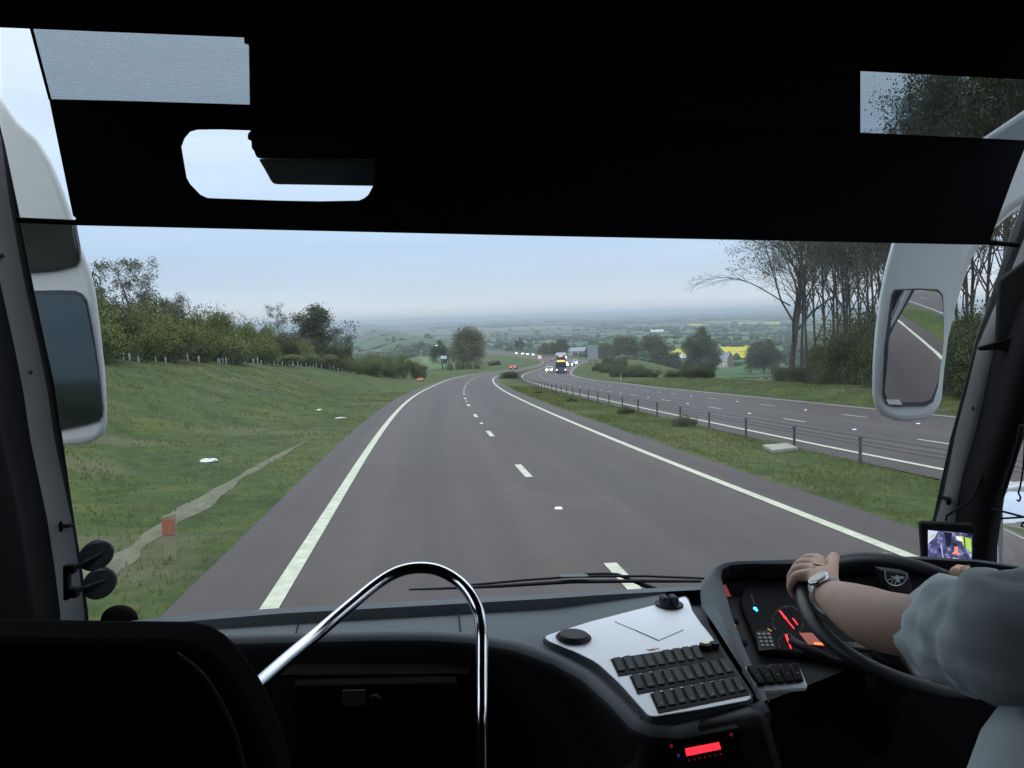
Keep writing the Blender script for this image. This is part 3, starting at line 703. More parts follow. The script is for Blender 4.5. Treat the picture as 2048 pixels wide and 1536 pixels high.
crumple('paper_litter', G(418, 926), (.22, .16, .06), M_white, 'crumpled white paper on the left bank grass, largest litter there', 'litter', 1)
crumple('paper_litter', G(638, 822), (.14, .12, .05), M_white, 'small white scrap of litter higher up the left bank', 'litter', 2)
crumple('paper_litter', G(681, 838), (.22, .10, .03), M_white, 'flat white scrap of litter low on the left bank, nearest the road', 'litter', 3)
crumple('rubbish_sack', G(841, 762), (.55, .4, .32), M_orange, 'orange sack lying on the grass at the end of the left hedge', 'sack', 4)
crumple('paper_litter', G(1310, 746), (.5, .3, .2), M_white, 'white scrap of litter on the verge beyond the marker post', 'litter', 5)
mb = Mb(); q = [G(1525, 897), G(1575, 893), G(1596, 902), G(1545, 908)]
mb.hexa([(p.x, p.y, p.z) for p in q], [(p.x, p.y, p.z+.10) for p in q]); cv = mb.build('drain_cover', mat('pale_concrete', (.21, .21, .17), .9, noise=(6, .2)), bevel=.015); tag(cv, 'pale concrete drain cover in the median grass', 'drain cover')
mb = Mb(); pts_ = [(u, v) for u, v in ((1750, 940), (1778, 948))]
# tree guards: pale tubes round the saplings at the foot of the hedge
mg = Mb(); mg.tube([(0, 0, 0), (0, 0, 1)], .5, 8); guard0 = mg.build('tree_guard', mat('guard_plastic', (.30, .35, .35), .6), smooth=True); gn = 0
for u in np.concatenate([np.arange(226, 330, 17), np.arange(352, 400, 22), np.arange(432, 492, 6.5), np.arange(505, 690, 8.0)]):
    d = hd(u)-1.4*hd(u)/60+rnd.uniform(-1.2, .6); o = guard0 if gn == 0 else copy_tree(guard0); gn += 1; p = at_depth(u+rnd.uniform(-2, 2), 700, d); h_ = rnd.uniform(.38, .6)
    o.location = (p.x, p.y, Ts(p.x, p.y)-.05); o.scale = (.11, .11, h_+.05); o.rotation_euler = (rnd.uniform(-.08, .08), rnd.uniform(-.08, .08), 0)
    tag(o, 'pale plastic tree guard at the foot of the left hedge', 'tree guard', 'tree guards along the foot of the left hedge')

def sign(u, vt, vb, d, wpx, m, label, legs=2):
    a = at_depth(u, vt, d); b = at_depth(u, vb, d); w = wpx*d/FPX; z0 = Ts(a.x, a.y); r_ = empty('road_sign', label, 'sign', (a.x, a.y, z0)); mb = Mb()
    mb.box((-w/2, -.04, b.z-z0), (w/2, .04, a.z-z0)); mb.build('panel', m, r_, bevel=.02)
    for sx_ in (-.3, .3): mb = Mb(); mb.tube([(sx_*w, .1, -.2), (sx_*w, .1, (b.z+a.z)/2-z0)], .07*max(w, 1)/2, 8); mb.build('post', M_steel, r_, smooth=True)
sign(1185, 690, 719, 262, 21, mat('sign_back', (.20, .23, .25), .6), 'large grey back of a road sign on the inside of the far bend')
sign(887, 712, 718, 310, 12, mat('sign_blue', (.45, .62, .70), .5), 'small pale blue sign left of the big olive tree')

# farmhouse and barns
M_roof = mat('slate_roof', (.17, .19, .23), .8, noise=(1.5, .15)); M_wall = mat('pale_render', (.52, .48, .40), .9, noise=(.8, .1)); M_brick = mat('brick_wall', (.16, .115, .095), .9, noise=(1.2, .2)); M_dark = mat('dark_pane', (.03, .035, .04), .2)
def house(u, v, d,  w, dep_, h, rz, label, brick_gable=True, name='farmhouse', rm=None):
    p = G(u, v); k_ = math.hypot(p.x, p.y)/d; w *= k_; dep_ *= k_; h *= k_; r_ = empty(name, label, 'house' if name == 'farmhouse' else 'barn', (p.x, p.y, Ts(p.x, p.y)), rz); W, D = w/2, dep_/2; ov = .3; rh = h*.62
    mb = Mb(); mb.box((-W, -D, -1), (W, D, h)); mb.build('wall', M_wall if name == 'farmhouse' else mat('barn_wall', (.33, .33, .32), .8), r_)
    for s_ in (-1, 1):
        mb = Mb(); mb.hexa([(s_*W, -D+.01, h+.002), (s_*W, D-.01, h+.002), (s_*W, 0, h+rh)], [(s_*(W+.06), -D+.01, h+.002), (s_*(W+.06), D-.01, h+.002), (s_*(W+.06), 0, h+rh)]); mb.build('gable', M_brick if brick_gable else M_wall, r_)
        if brick_gable: mb = Mb(); mb.box((s_*W+(.002 if s_ > 0 else -.06), -D+.01, -1), (s_*W+(.06 if s_ > 0 else -.002), D-.01, h)); mb.build('gable', M_brick, r_)
    rf = Mb(); rf.hexa([(-W-ov, -D-ov, h-.15), (W+ov, -D-ov, h-.15), (W+ov, 0, h+rh), (-W-ov, 0, h+rh)], [(-W-ov, -D-ov, h+.05), (W+ov, -D-ov, h+.05), (W+ov, 0, h+rh+.2), (-W-ov, 0, h+rh+.2)])
    rf.hexa([(-W-ov, D+ov, h-.15), (W+ov, D+ov, h-.15), (W+ov, 0, h+rh), (-W-ov, 0, h+rh)], [(-W-ov, D+ov, h+.05), (W+ov, D+ov, h+.05), (W+ov, 0, h+rh+.2), (-W-ov, 0, h+rh+.2)])
    ro = rf.build('roof', rm or M_roof, r_)
    if name == 'farmhouse':
        mb = Mb(); mb.box((W-1.2, -.4, h+rh*.7), (W-.4, .4, h+rh+1.1)); mb.build('chimney', M_brick, ro)
        for x in np.linspace(-W+1.2, W-1.2, 4):
            for z in (1.0, 3.5): mb = Mb(); mb.box((x-.45, -D-.03, z), (x+.45, -D-.002, z+1.2)); mb.build('window', M_dark, r_)
        for s_ in (.8,): mb = Mb(); mb.box((W+.062, -.6, 1.2), (W+.09, .4, 2.5)); mb.build('window', M_dark, r_)
    return r_
house(1446, 735, 470, 9, 7, 5.2, -.75, 'small farmhouse with grey slate roof and brick gable below the yellow fields')
house(1150, 712, 640, 22, 12, 4, .5, 'long grey roofed barn between trees beyond the large road sign', False, 'barn')
house(1345, 724, 420, 13, 6, 2.2, .1, 'low white roofed shed left of the farmhouse', False, 'barn', rm=M_white)
house(1314, 668, 1600, 24, 12, 5, .1, 'distant white roofed shed far out in the valley', False, 'barn', rm=M_white)

# ------------------------------------------------------------------ vehicles
M_tyre = mat('tyre', (.02, .02, .02), .9); M_glass = mat('vehicle_glass', (.03, .04, .05), .15); M_hl = mat('headlamp_on', (1, 1, 1), .3, emit=(1, .86, .62), es=60); M_tl = mat('tail_lamp_on', (.8, .02, .02), .3, emit=(1, .03, .03), es=16)
M_chr = mat('plate_white', (.7, .7, .65), .5)
def car(paint, label, van=False, lights='front', loc=None, rz=0, cat='car', group=None):
    r_ = empty('van' if van else 'car', label, 'van' if van else 'car', loc, rz, group); L_, W, = (5.2, 1.95) if van else (4.3, 1.76)
    # side profile, front at -y
    if van: prof = [(-2.6, .35), (-2.6, .95), (-2.2, 1.15), (-1.55, 2.05), (-1.2, 2.25), (2.55, 2.3), (2.6, .35)]
    else: prof = [(-2.12, .32), (-2.15, .62), (-2.0, .80), (-1.05, .95), (-.35, 1.40), (.9, 1.46), (1.75, 1.05), (2.1, .98), (2.13, .35)]
    mb = Mb(); n = len(prof); S1 = []; S2 = []
    for (y, z) in prof: tp = .80 if z > 1.2 and not van else (.93 if z > 1.8 else 1); S1.append((-W/2*tp, y, z)); S2.append((W/2*tp, y, z))
    mb.hexa(S1, S2); mb.build('body', paint, r_, bevel=.06, seg=2)
    g = Mb()
    if van: g.poly([(-.78, -2.23, 1.17), (.78, -2.23, 1.17), (.74, -1.58, 2.02), (-.74, -1.58, 2.02)])
    else: g.poly([(-.68, -1.06, .985), (.68, -1.06, .985), (.60, -.40, 1.405), (-.60, -.40, 1.405)]); g.poly([(-.60, .95, 1.475), (.60, .95, 1.475), (.66, 1.72, 1.09), (-.66, 1.72, 1.09)])
    g.build('windscreen', M_glass, r_, recalc=False)
    for sx_ in (-1, 1):
        for y in ((-1.6, 1.6) if van else (-1.35, 1.3)): mb = Mb(); mb.disc((sx_*W/2*.86, y, .32), (sx_, 0, 0), .32, .22, 16); mb.build('wheel', M_tyre, r_)
        y0 = prof[0][0]; ye = prof[-1][0]
        mb = Mb(); mb.disc((sx_*(W/2-.25), y0-.012, .70), (0, -1, 0), .155 if lights == 'front' else .09, .04, 12); mb.build('headlamp', M_hl if lights == 'front' else M_chr, r_)
        mb = Mb(); mb.box((sx_*(W/2-.2)-.16, ye-.01, .74), (sx_*(W/2-.2)+.16, ye+.03, .92)); mb.build('tail_lamp', M_tl if lights == 'rear' else mat('lamp_off', (.2, .02, .02), .4), r_)
    mb = Mb(); mb.box((-.25, prof[-1][0]-.01, .5), (.25, prof[-1][0]+.03, .61)); mb.build('number_plate', M_chr, r_); return r_
def place_v(u, v, lane, s0, s1):
    ss = np.arange(s0, s1, 1.0); best = min(ss, key=lambda s: abs(wproj(road(s, lane))[0]-u)+1.5*abs(wproj(road(s, lane))[1]-v)); return best
P_ = {k: mat('paint_'+k, c, .35, coat=.5) for k, c in dict(silver=(.35, .36, .38), dark=(.03, .03, .035), blue=(.05, .09, .18), white=(.7, .7, .7), red=(.3, .02, .02)).items()}
L1, L2, L3 = OPN+1.7, OPN+5.1, OPN+8.5
CARS = [((1099, 745), L2, 200, 300, 'silver', 0, 'silver car with bright headlights beside the double-decker bus'),
        ((1138, 734), L3, 241, 420, 'dark', 0, 'car with headlights on half hidden behind the double-decker bus'),
        ((1142, 731), L2, 284, 440, 'blue', 0, 'oncoming car just right of the bus, overtaking the one beside it'),
        ((1151, 732), L3, 264, 440, 'silver', 0, 'rightmost oncoming car following the double-decker bus'),
        ((1117, 715), L3, 570, 640, 'white', 1, 'left one of two white vans coming round the far bend'),
        ((1130, 717), L3, 538, 640, 'white', 1, 'right one of two white vans coming round the far bend'),
        ((1066, 713), L2, 655, 800, 'silver', 0, 'nearest of the four far headlight cars left of the vans'),
        ((1054, 711), L2, 680, 850, 'dark', 0, 'second nearest of the four far cars with headlights in line'),
        ((1045, 709), L2, 700, 900, 'silver', 0, 'third of the four far cars with headlights in line'),
        ((1032, 707.5), L2, 730, 950, 'dark', 0, 'farthest of the four cars with headlights in line')]
for (uv, lane, s0, s1, pc, van, lab) in CARS:
    s = s0; car(P_[pc], lab, bool(van), 'front', road(s, lane), -heading(s), group='oncoming traffic with headlights on')
for (uv, lane, s0, s1, pc, van, lab) in (((1028, 741), -1.75, 257, 300, 'dark', 0, 'dark car with red tail lights, nearest ahead on our side'), ((1079, 721), -1.75, 515, 520, 'white', 1, 'pale van with red tail lights far ahead at the bend'), ((1067, 716), 1.75, 556, 650, 'dark', 0, 'farthest car with red tail lights, beyond the pale van'), ((1091, 722), 1.75, 450, 520, 'red', 0, 'dark red car without bright lights far ahead beside the van')):
    s = s0; car(P_[pc], lab, bool(van), 'none' if pc == 'red' else 'rear', road(s, lane), -heading(s)+math.pi, group='traffic ahead with tail lights')
# the tail lights must face us: those vehicles drive away, so they keep the road's own heading
# lights on a side road in the valley
for i, (u, v) in enumerate(((852, 689), (874, 690), (881, 691.5), (745, 678))):
    p = G(u, v+2); car(P_['silver'], ('leftmost of three cars with lights on a side road in the valley', 'middle one of three cars with lights on a side road in the valley', 'rightmost of three cars with lights on a side road in the valley', 'lone far car with lights on above the low bushes left')[i], False, 'front', (p.x, p.y, p.z+.4), 0, group='cars on the valley side road')
# double-decker
sb = 188
bus = empty('double_decker_bus', 'blue and grey double-decker bus with lit orange destination signs', 'bus', road(sb, L3-.4), -heading(sb))
M_bb = mat('bus_blue', (.035, .085, .13), .4, coat=.4); M_bw = mat('bus_grey', (.16, .20, .24), .4); M_led = mat('led_orange', (1, .4, .1), .4, emit=(1, .25, .05), es=4.5)
mb = Mb(); mb.box((-1.25, 0, .3), (1.25, 10.5, 2.55)); mb.build('lower_deck', M_bb, bus, bevel=.12)
mb = Mb(); mb.hexa([(-1.25, .05, 2.57), (1.25, .05, 2.57), (1.25, 10.5, 2.57), (-1.25, 10.5, 2.57)], [(-1.15, .35, 4.25), (1.15, .35, 4.25), (1.15, 10.4, 4.25), (-1.15, 10.4, 4.25)]); mb.build('upper_deck', M_bw, bus, bevel=.12)
mb = Mb(); mb.poly([(-1.1, -.004, 1.3), (1.1, -.004, 1.3), (1.1, -.004, 2.5), (-1.1, -.004, 2.5)]); mb.build('windscreen', M_glass, bus, recalc=False)
mb = Mb(); mb.hexa([(-1.08, .10, 3.10), (1.08, .10, 3.10), (1.08, .3, 3.10), (-1.08, .3, 3.10)], [(-1.04, .22, 3.85), (1.04, .22, 3.85), (1.04, .4, 3.85), (-1.04, .4, 3.85)]); mb.build('windscreen', M_glass, bus)
mb = Mb()
for r0 in range(2):
    for k_ in range(9): mb.box((-.82+k_*.185, -.03, 2.64+r0*.17), (-.68+k_*.185, .01, 2.78+r0*.17))
mb.build('destination_sign', M_led, bus)
mb = Mb()
for k_ in range(4): mb.box((-.38+k_*.2, .20, 3.82), (-.24+k_*.2, .27, 3.98))
mb.build('route_number', M_led, bus)
for sx_ in (-1, 1):
    mb = Mb(); mb.disc((sx_*1.0, -.003, .82), (0, -1, 0), .12, .04, 12); mb.build('headlamp', mat('lamp_amber', (1, .8, .6), .3, emit=(1, .45, .25), es=12), bus)
    for y in (2.0, 7.8): mb = Mb(); mb.disc((sx_*1.05, y, .48), (sx_, 0, 0), .48, .22, 18); mb.build('wheel', M_tyre, bus)
    mb = Mb(); mb.box((sx_*1.254-.002, 1, 1.4), (sx_*1.254+.002, 10, 2.3)); mb.build('window', M_glass, bus)
# ------------------------------------------------------------------ the coach we sit in (coach frame, origin at the eye)
coach = empty('coach', 'dark cab of the coach the photo is taken from, with dashboard, blinds and white mirrors', 'coach', mtx=BM)
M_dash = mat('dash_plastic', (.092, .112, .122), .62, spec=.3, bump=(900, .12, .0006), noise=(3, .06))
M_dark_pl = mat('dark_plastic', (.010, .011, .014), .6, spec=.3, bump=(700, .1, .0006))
M_black = mat('black_trim', (.006, .006, .007), .75, spec=.12)
M_fab = mat('blind_fabric', (.010, .011, .014), .95, spec=.05)
M_lin = mat('lining', (.012, .012, .013), .95, spec=.05, noise=(20, .2))
M_pil = mat('pillar_vinyl', (.24, .25, .25), .7, spec=.3, bump=(500, .15, .0008), noise=(5, .08))
M_rub = mat('rubber', (.010, .012, .015), .6)
M_shell = mat('white_shell', (.50, .53, .545), .35, coat=.3, noise=(6, .03))
M_mir = mat('mirror_silver', (.86, .88, .9), .02, 1.0)
M_chrome = mat('chrome', (.55, .57, .59), .14, 1.0)
M_panel = mat('white_panel', (.87, .91, .96), .38, spec=.4)
M_seat = mat('seat_fabric', (.0035, .0028, .003), .95, noise=(60, .3), spec=.05)

# windscreen frame: left pillar, right pillar, rubbers
def strip(name, Lp, Rp, thick, m, parent=coach, bevel=.004, seg=2):
    """a band between two traced edges at their own distance, given real thickness away from us"""
    n = len(Lp); mb = Mb(); V = list(Lp)+list(Rp)+[p+thick for p in Lp]+[p+thick for p in Rp]; F = []
    for i in range(n-1):
        F += [(i, i+1, n+i+1, n+i), (2*n+i, 3*n+i, 3*n+i+1, 2*n+i+1), (i, 2*n+i, 2*n+i+1, i+1), (n+i, n+i+1, 3*n+i+1, 3*n+i)]
    F += [(0, n, 3*n, 2*n), (n-1, 3*n-1, 4*n-1, 2*n-1)]; mb.add(V, F); return mb.build(name, m, parent, bevel=bevel, seg=seg)
lr = [(-40, 160), (0, 273), (16, 400), (46, 563), (75, 693), (94, 790), (107, 880), (124, 960), (141, 1041), (155, 1132), (166, 1220), (172, 1310)]
lr2 = [(-22, 160), (10, 290), (36, 412), (66, 568), (92, 690), (110, 770), (127, 888), (138, 965), (149, 1041), (165, 1140), (176, 1220), (184, 1310)]
YW = 2.15
lp = [P(u+2, v, YW) for u, v in lr]
ll = [P(u-150+(v-215)*.045, v, YW-.16) for u, v in lr]
mb = Mb()                                            # the left pillar turns away from us toward the wall
n = len(lr); V = []; F = []
for i, (u, v) in enumerate(lr):
    a = P(u+2, v, YW); b = P(u-46, v, YW-.03); c = P(u-92, v, YW-.13); d = P(u-105, v, YW-.30); V += [a, b, c, d, Vector((-1.02, d.y-.3, d.z))]
for i in range(n-1):
    for k in range(4): mb.m = int(k > 0); mb.f.append((i*5+k, i*5+k+1, (i+1)*5+k+1, (i+1)*5+k)); mb.mi.append(mb.m)
mb.v = [tuple(p) for p in V]; pl = mb.build('windscreen_pillar', [M_pil, M_black], coach, smooth=True)
strip('window_rubber', [P(u, v, YW+.005) for u, v in lr], [P(u, v, YW+.005) for u, v in lr2], Vector((-.014, .03, 0)), M_rub)
mb = Mb(); mb.ball(P(122, 1053, 2.12), (.006, .006, .014), 8)
mb.tube([P(122, 1053, 2.12), P(134, 1052, 2.13), P(146, 1049, 2.15)], .005, 6); mb.build('blind_hook', M_black, coach, smooth=True)
for (u, v) in ((5, 512), (88, 1246), (62, 745)):
    mb = Mb(); mb.disc(P(u+1, v, 2.128), (0, -1, .1), .0055, .004, 12); mb.build('screw', M_pil, coach, smooth=False)
rr1 = [(2074, 380), (2048, 448), (2033, 490), (2012, 547), (1975, 640), (1944, 714), (1921, 803), (1900, 881), (1879, 977), (1866, 1037), (1850, 1110), (1843, 1160)]
rr2 = [(2086, 380), (2062, 448), (2045, 490), (2022, 547), (1988, 620), (1957, 694), (1936, 782), (1915, 860), (1890, 985), (1875, 1037), (1862, 1110), (1856, 1160)]
strip('window_rubber', [P(u, v, YW+.005) for u, v in rr1], [P(u, v, YW+.005) for u, v in rr2], Vector((.020, .03, 0)), M_rub)
rb = [(2160, 380), (2110, 448), (2078, 490), (2040, 560), (2012, 610), (1990, 690), (1968, 795), (1949, 873), (1926, 951), (1915, 1000), (1905, 1110), (1900, 1200)]
mb = Mb(); V = []; F = []; n = len(rr2)
for i in range(n):
    a = P(rr2[i][0]-2, rr2[i][1], YW); c = P(rb[i][0], rb[i][1], YW-.035); b = a.lerp(c, .55)+Vector((0, -.012, 0)); V += [a, b, c]
for i in range(n-1):
    for k in range(2): F.append((i*3+k, i*3+k+1, (i+1)*3+k+1, (i+1)*3+k))
mb.add(V, F); mb.build('windscreen_pillar', M_pil, coach, smooth=True)
mb = Mb(); mb.disc(P(1944, 817, 2.118), (0, -1, .1), .006, .004, 12); mb.build('screw', M_pil, coach)
mb = Mb(); mb.ball(P(1897, 1003, 2.11), (.007, .007, .011), 8); mb.tube([P(1884, 995, 2.15), P(1897, 997, 2.12), P(1898, 1006, 2.11)], .005, 6); mb.build('blind_hook', M_black, coach, smooth=True)
# light outer lip of the bodywork seen through the glass beside the right rubber
e1_ = [(2072, 330), (2048, 396), (2017, 480), (1996, 547), (1965, 640), (1951, 680), (1943, 712)]; e2_ = [(2100, 330), (2068, 396), (2036, 480), (2014, 547), (1979, 640), (1959, 680), (1946, 712)]
strip('body_lip', [P(u, v, YW+.02) for u, v in e1_], [P(u, v, YW+.02) for u, v in e2_], Vector((.007, .01, 0)), mat('grey_body', (.30, .32, .33), .5))
# dark trim between the right pillar and the driver's side window
XW = 1.47
tr = [(2200, 300), (2160, 380), (2110, 448), (2078, 490), (2040, 560), (2012, 610), (1990, 690), (1968, 795), (1949, 873), (1926, 951), (1915, 1000), (1905, 1110), (1900, 1200)]
tw = [(2300, 300), (2280, 380), (2240, 448), (2210, 490), (2170, 560), (2140, 610), (2100, 690), (2056, 795), (2030, 873), (2004, 951), (1989, 1000), (1975, 1100), (1974, 1200)]
M_trim = mat('grey_trim', (.030, .031, .034), .8)
mb = Mb(); V = []; F = []
for a, b in zip(tr, tw):
    pa = P(a[0], a[1], YW-.035); pb = PX(b[0], b[1], XW)
    V += [pa, pa.lerp(pb, .45)+Vector((-.012, -.01, 0)), pb, pb+Vector((.05, .03, 0))]
for i in range(len(tr)-1):
    for k in range(3): F.append((i*4+k, i*4+k+1, (i+1)*4+k+1, (i+1)*4+k))
mb.add(V, F); mb.build('window_post', M_black, coach, smooth=True)
mb = Mb(); mb.prism([P(1994, 560, 2.06), P(2075, 500, 2.0), P(2080, 668, 2.0), P(1990, 688, 2.06)], Vector((.01, .015, 0))); mb.build('trim_panel', M_trim, coach, bevel=.01)
mb = Mb(); mb.prism([P(1956, 694, 2.09), P(1997, 683, 2.03), P(2080, 655, 1.96), P(2080, 720, 1.96), P(1998, 700, 2.03), P(1959, 701, 2.09)], Vector((.01, .02, 0))); mb.build('curtain_rail', M_black, coach, bevel=.004)
mb = Mb(); pts = [P(u, v, 2.02) for u, v in ((1975, 900), (1962, 960), (1945, 1000), (1915, 1018), (1893, 1032), (1892, 1042))]; mb.tube(pts, .0028, 6); mb.build('cable', M_black, coach, smooth=True)

# sun blinds: mesh at the top, black fabric below with a rounded cut-out, drawn on one plane
YB = 2.0
def meshmat():
    m = bpy.data.materials.new('blind_mesh'); m.use_nodes = True; nt = m.node_tree; nt.nodes.clear(); N = nt.nodes.new; L = nt.links.new
    o = N('ShaderNodeOutputMaterial'); mix = N('ShaderNodeMixShader'); tr_ = N('ShaderNodeBsdfTransparent'); tr_.inputs[0].default_value = (.92, .97, 1, 1); df = N('ShaderNodeBsdfDiffuse'); df.inputs[0].default_value = (.03, .033, .036, 1)
    t = N('ShaderNodeTexCoord'); wv = N('ShaderNodeTexWave'); wv.wave_type = 'BANDS'; wv.bands_direction = 'Z'; wv.inputs['Scale'].default_value = 75; wv.inputs['Distortion'].default_value = .25; wv.inputs['Detail'].default_value = 2
    L(t.outputs['Object'], wv.inputs[0]); n = N('ShaderNodeTexNoise'); n.inputs['Scale'].default_value = 900; L(t.outputs['Object'], n.inputs[0])
    a = N('ShaderNodeMath'); a.operation = 'MULTIPLY_ADD'; a.inputs[1].default_value = .10; a.inputs[2].default_value = .26; L(wv.outputs['Fac'], a.inputs[0])
    b = N('ShaderNodeMath'); b.operation = 'MULTIPLY_ADD'; b.inputs[1].default_value = .14; L(n.outputs[0], b.inputs[0]); L(a.outputs[0], b.inputs[2])
    L(b.outputs[0], mix.inputs[0]); L(tr_.outputs[0], mix.inputs[1]); L(df.outputs[0], mix.inputs[2]); L(mix.outputs[0], o.inputs[0]); return m
M_mesh = meshmat()
outer = [(98, 198), (300, 203), (497, 209), (900, 228), (1300, 247), (1718, 265), (2060, 281), (2048, 300), (2030, 345), (1998, 432), (1996, 438), (1981, 478), (1985, 487), (1700, 479), (1024, 464), (500, 453), (148, 444), (152, 436), (146, 432)]
hole = [(394, 258), (440, 257.5), (501, 259.6), (600, 261), (700, 263), (722, 268), (738, 282), (748, 305), (750, 340), (746, 372), (737, 389), (729, 396), (718, 401), (640, 402.5), (555, 401), (415, 396), (400, 389), (379, 367), (372, 354.6), (366, 320), (361.5, 292), (368, 275), (379, 262)]
def holed(name, out_, hole_, y, th, m, parent):
    bm = bmesh.new(); ed = []
    for loop in (out_, hole_):
        vs_ = [bm.verts.new(P(u, v, y)) for u, v in loop]
        for i in range(len(vs_)): ed.append(bm.edges.new((vs_[i], vs_[(i+1) % len(vs_)])))
    bmesh.ops.triangle_fill(bm, use_beauty=True, use_dissolve=False, edges=ed)
    fc = list(bm.faces); r = bmesh.ops.extrude_face_region(bm, geom=fc); bmesh.ops.translate(bm, vec=Vector((0, th, 0)), verts=[g_ for g_ in r['geom'] if isinstance(g_, bmesh.types.BMVert)])
    bmesh.ops.recalc_face_normals(bm, faces=bm.faces); me = bpy.data.meshes.new(name); bm.to_mesh(me); bm.free(); me.materials.append(m); o = bpy.data.objects.new(name, me); COL.objects.link(o); o.parent = parent; return o
blind = holed('sun_blind', outer, hole, YB, .006, M_fab, coach); blind['label'] = 'black fabric sun blind with a rounded cut-out'
mb = Mb(); mb.prism([P(u, v, YB-.004) for u, v in ((62, 57), (487, 74), (1720, 141), (2140, 166), (2120, 284), (1718, 267), (497, 211), (98, 200))], Vector((0, .004, 0)))
mb.build('mesh_blind', M_mesh, coach, label='grey see-through mesh blind')
mb = Mb(); mb.tube([P(35, 440, YB+.01), P(148, 445, YB+.006), P(1024, 465.5, YB+.006), P(1980, 485, YB+.006), P(2036, 490, YB+.02)], .0065, 8)
mb.build('blind_bar', M_black, blind, smooth=True)
mb = Mb(); mb.prism([P(u, v, YB-.008) for u, v in ((59, 56), (65, 56), (102, 199), (97, 199))], Vector((0, .004, 0))); mb.build('blind_edge', M_black, blind)
# header above the blinds, roof
mb = Mb(); hl = [(-320, 42), (0, 55), (487, 75), (1100, 108), (1720, 142), (2500, 184)]
for i in range(len(hl)-1):
    a, b = P(*hl[i], 1.93), P(*hl[i+1], 1.93); up_ = Vector((0, -.22, .75))
    mb.hexa([a, b, b+up_, a+up_], [a+Vector((0, .12, .07)), b+Vector((0, .12, .07)), b+up_+Vector((0, .12, .07)), a+up_+Vector((0, .12, .07))])
mb.build('header_panel', M_lin, coach)
# box hanging between the blind and the windscreen (its corner shows in the cut-out)
prof = [(487, 60), (488, 88), (497, 89), (499, 210), (501, 262), (495, 268), (495, 280), (502, 281), (503, 298), (507, 301), (512, 314), (517, 317), (600, 318.5), (1722, 322), (1722, 60)]
mb = Mb(); mb.prism([P(u, v, YB+.03) for u, v in prof], Vector((.0, .10, .045))); bx = mb.build('display_housing', M_dark_pl, coach, bevel=.003)
prof = [(517, 318.5), (530, 341), (541, 361), (546, 367), (553, 369), (760, 372.5), (1722, 380), (1722, 324)]
mb = Mb(); mb.prism([P(u, v, YB+.045) for u, v in prof], Vector((.0, .07, .025))); mb.build('lower_lip', mat('lip_plastic', (.16, .17, .18), .6), bx, bevel=.003)

# windscreen glass
def glassmat(name='windscreen_glass', tint=(.93, .965, .96), refl=.035):
    m = bpy.data.materials.new(name); m.use_nodes = True; nt = m.node_tree; nt.nodes.clear(); N = nt.nodes.new; L = nt.links.new
    o = N('ShaderNodeOutputMaterial'); mix = N('ShaderNodeMixShader'); tr_ = N('ShaderNodeBsdfTransparent'); tr_.inputs[0].default_value = (*tint, 1); gl = N('ShaderNodeBsdfGlossy'); gl.inputs[1].default_value = .01
    fr = N('ShaderNodeFresnel'); fr.inputs[0].default_value = 1.35; L(fr.outputs[0], mix.inputs[0]); L(tr_.outputs[0], mix.inputs[1]); L(gl.outputs[0], mix.inputs[2])
    t = N('ShaderNodeTexCoord'); mp_ = N('ShaderNodeMapping'); mp_.inputs['Scale'].default_value = (2.2, 1, 7); mp_.inputs['Rotation'].default_value = (0, .35, 0); L(t.outputs['Object'], mp_.inputs[0])
    n = N('ShaderNodeTexNoise'); n.inputs['Scale'].default_value = 1.4; n.inputs['Detail'].default_value = 6; L(mp_.outputs[0], n.inputs[0])      # road film and wiper smears on the glass
    mm = N('ShaderNodeMapRange'); mm.inputs[1].default_value = .35; mm.inputs[2].default_value = .8; mm.inputs[3].default_value = .006; mm.inputs[4].default_value = .035; L(n.outputs[0], mm.inputs[0])
    tl = N('ShaderNodeBsdfTranslucent'); tl.inputs[0].default_value = (.8, .85, .9, 1); mx2 = N('ShaderNodeMixShader'); L(mm.outputs[0], mx2.inputs[0]); L(mix.outputs[0], mx2.inputs[1]); L(tl.outputs[0], mx2.inputs[2]); L(mx2.outputs[0], o.inputs[0]); return m
M_wg = glassmat()
mb = Mb(); nx_, nz__ = 24, 10; V = []
for j in range(nz__+1):
    z = -.72+j*(.95+.72)/nz__
    for i in range(nx_+1):
        t = i/nx_; x = -1.02+t*2.52; bulge = .30*(1-(2*t-1)**2)**.8; V.append((x, 2.175+bulge-.03*z, z))
mb.add(V, [(j*(nx_+1)+i, j*(nx_+1)+i+1, (j+1)*(nx_+1)+i+1, (j+1)*(nx_+1)+i) for j in range(nz__) for i in range(nx_)])
mb.build('windscreen', M_wg, coach, smooth=True, recalc=False)

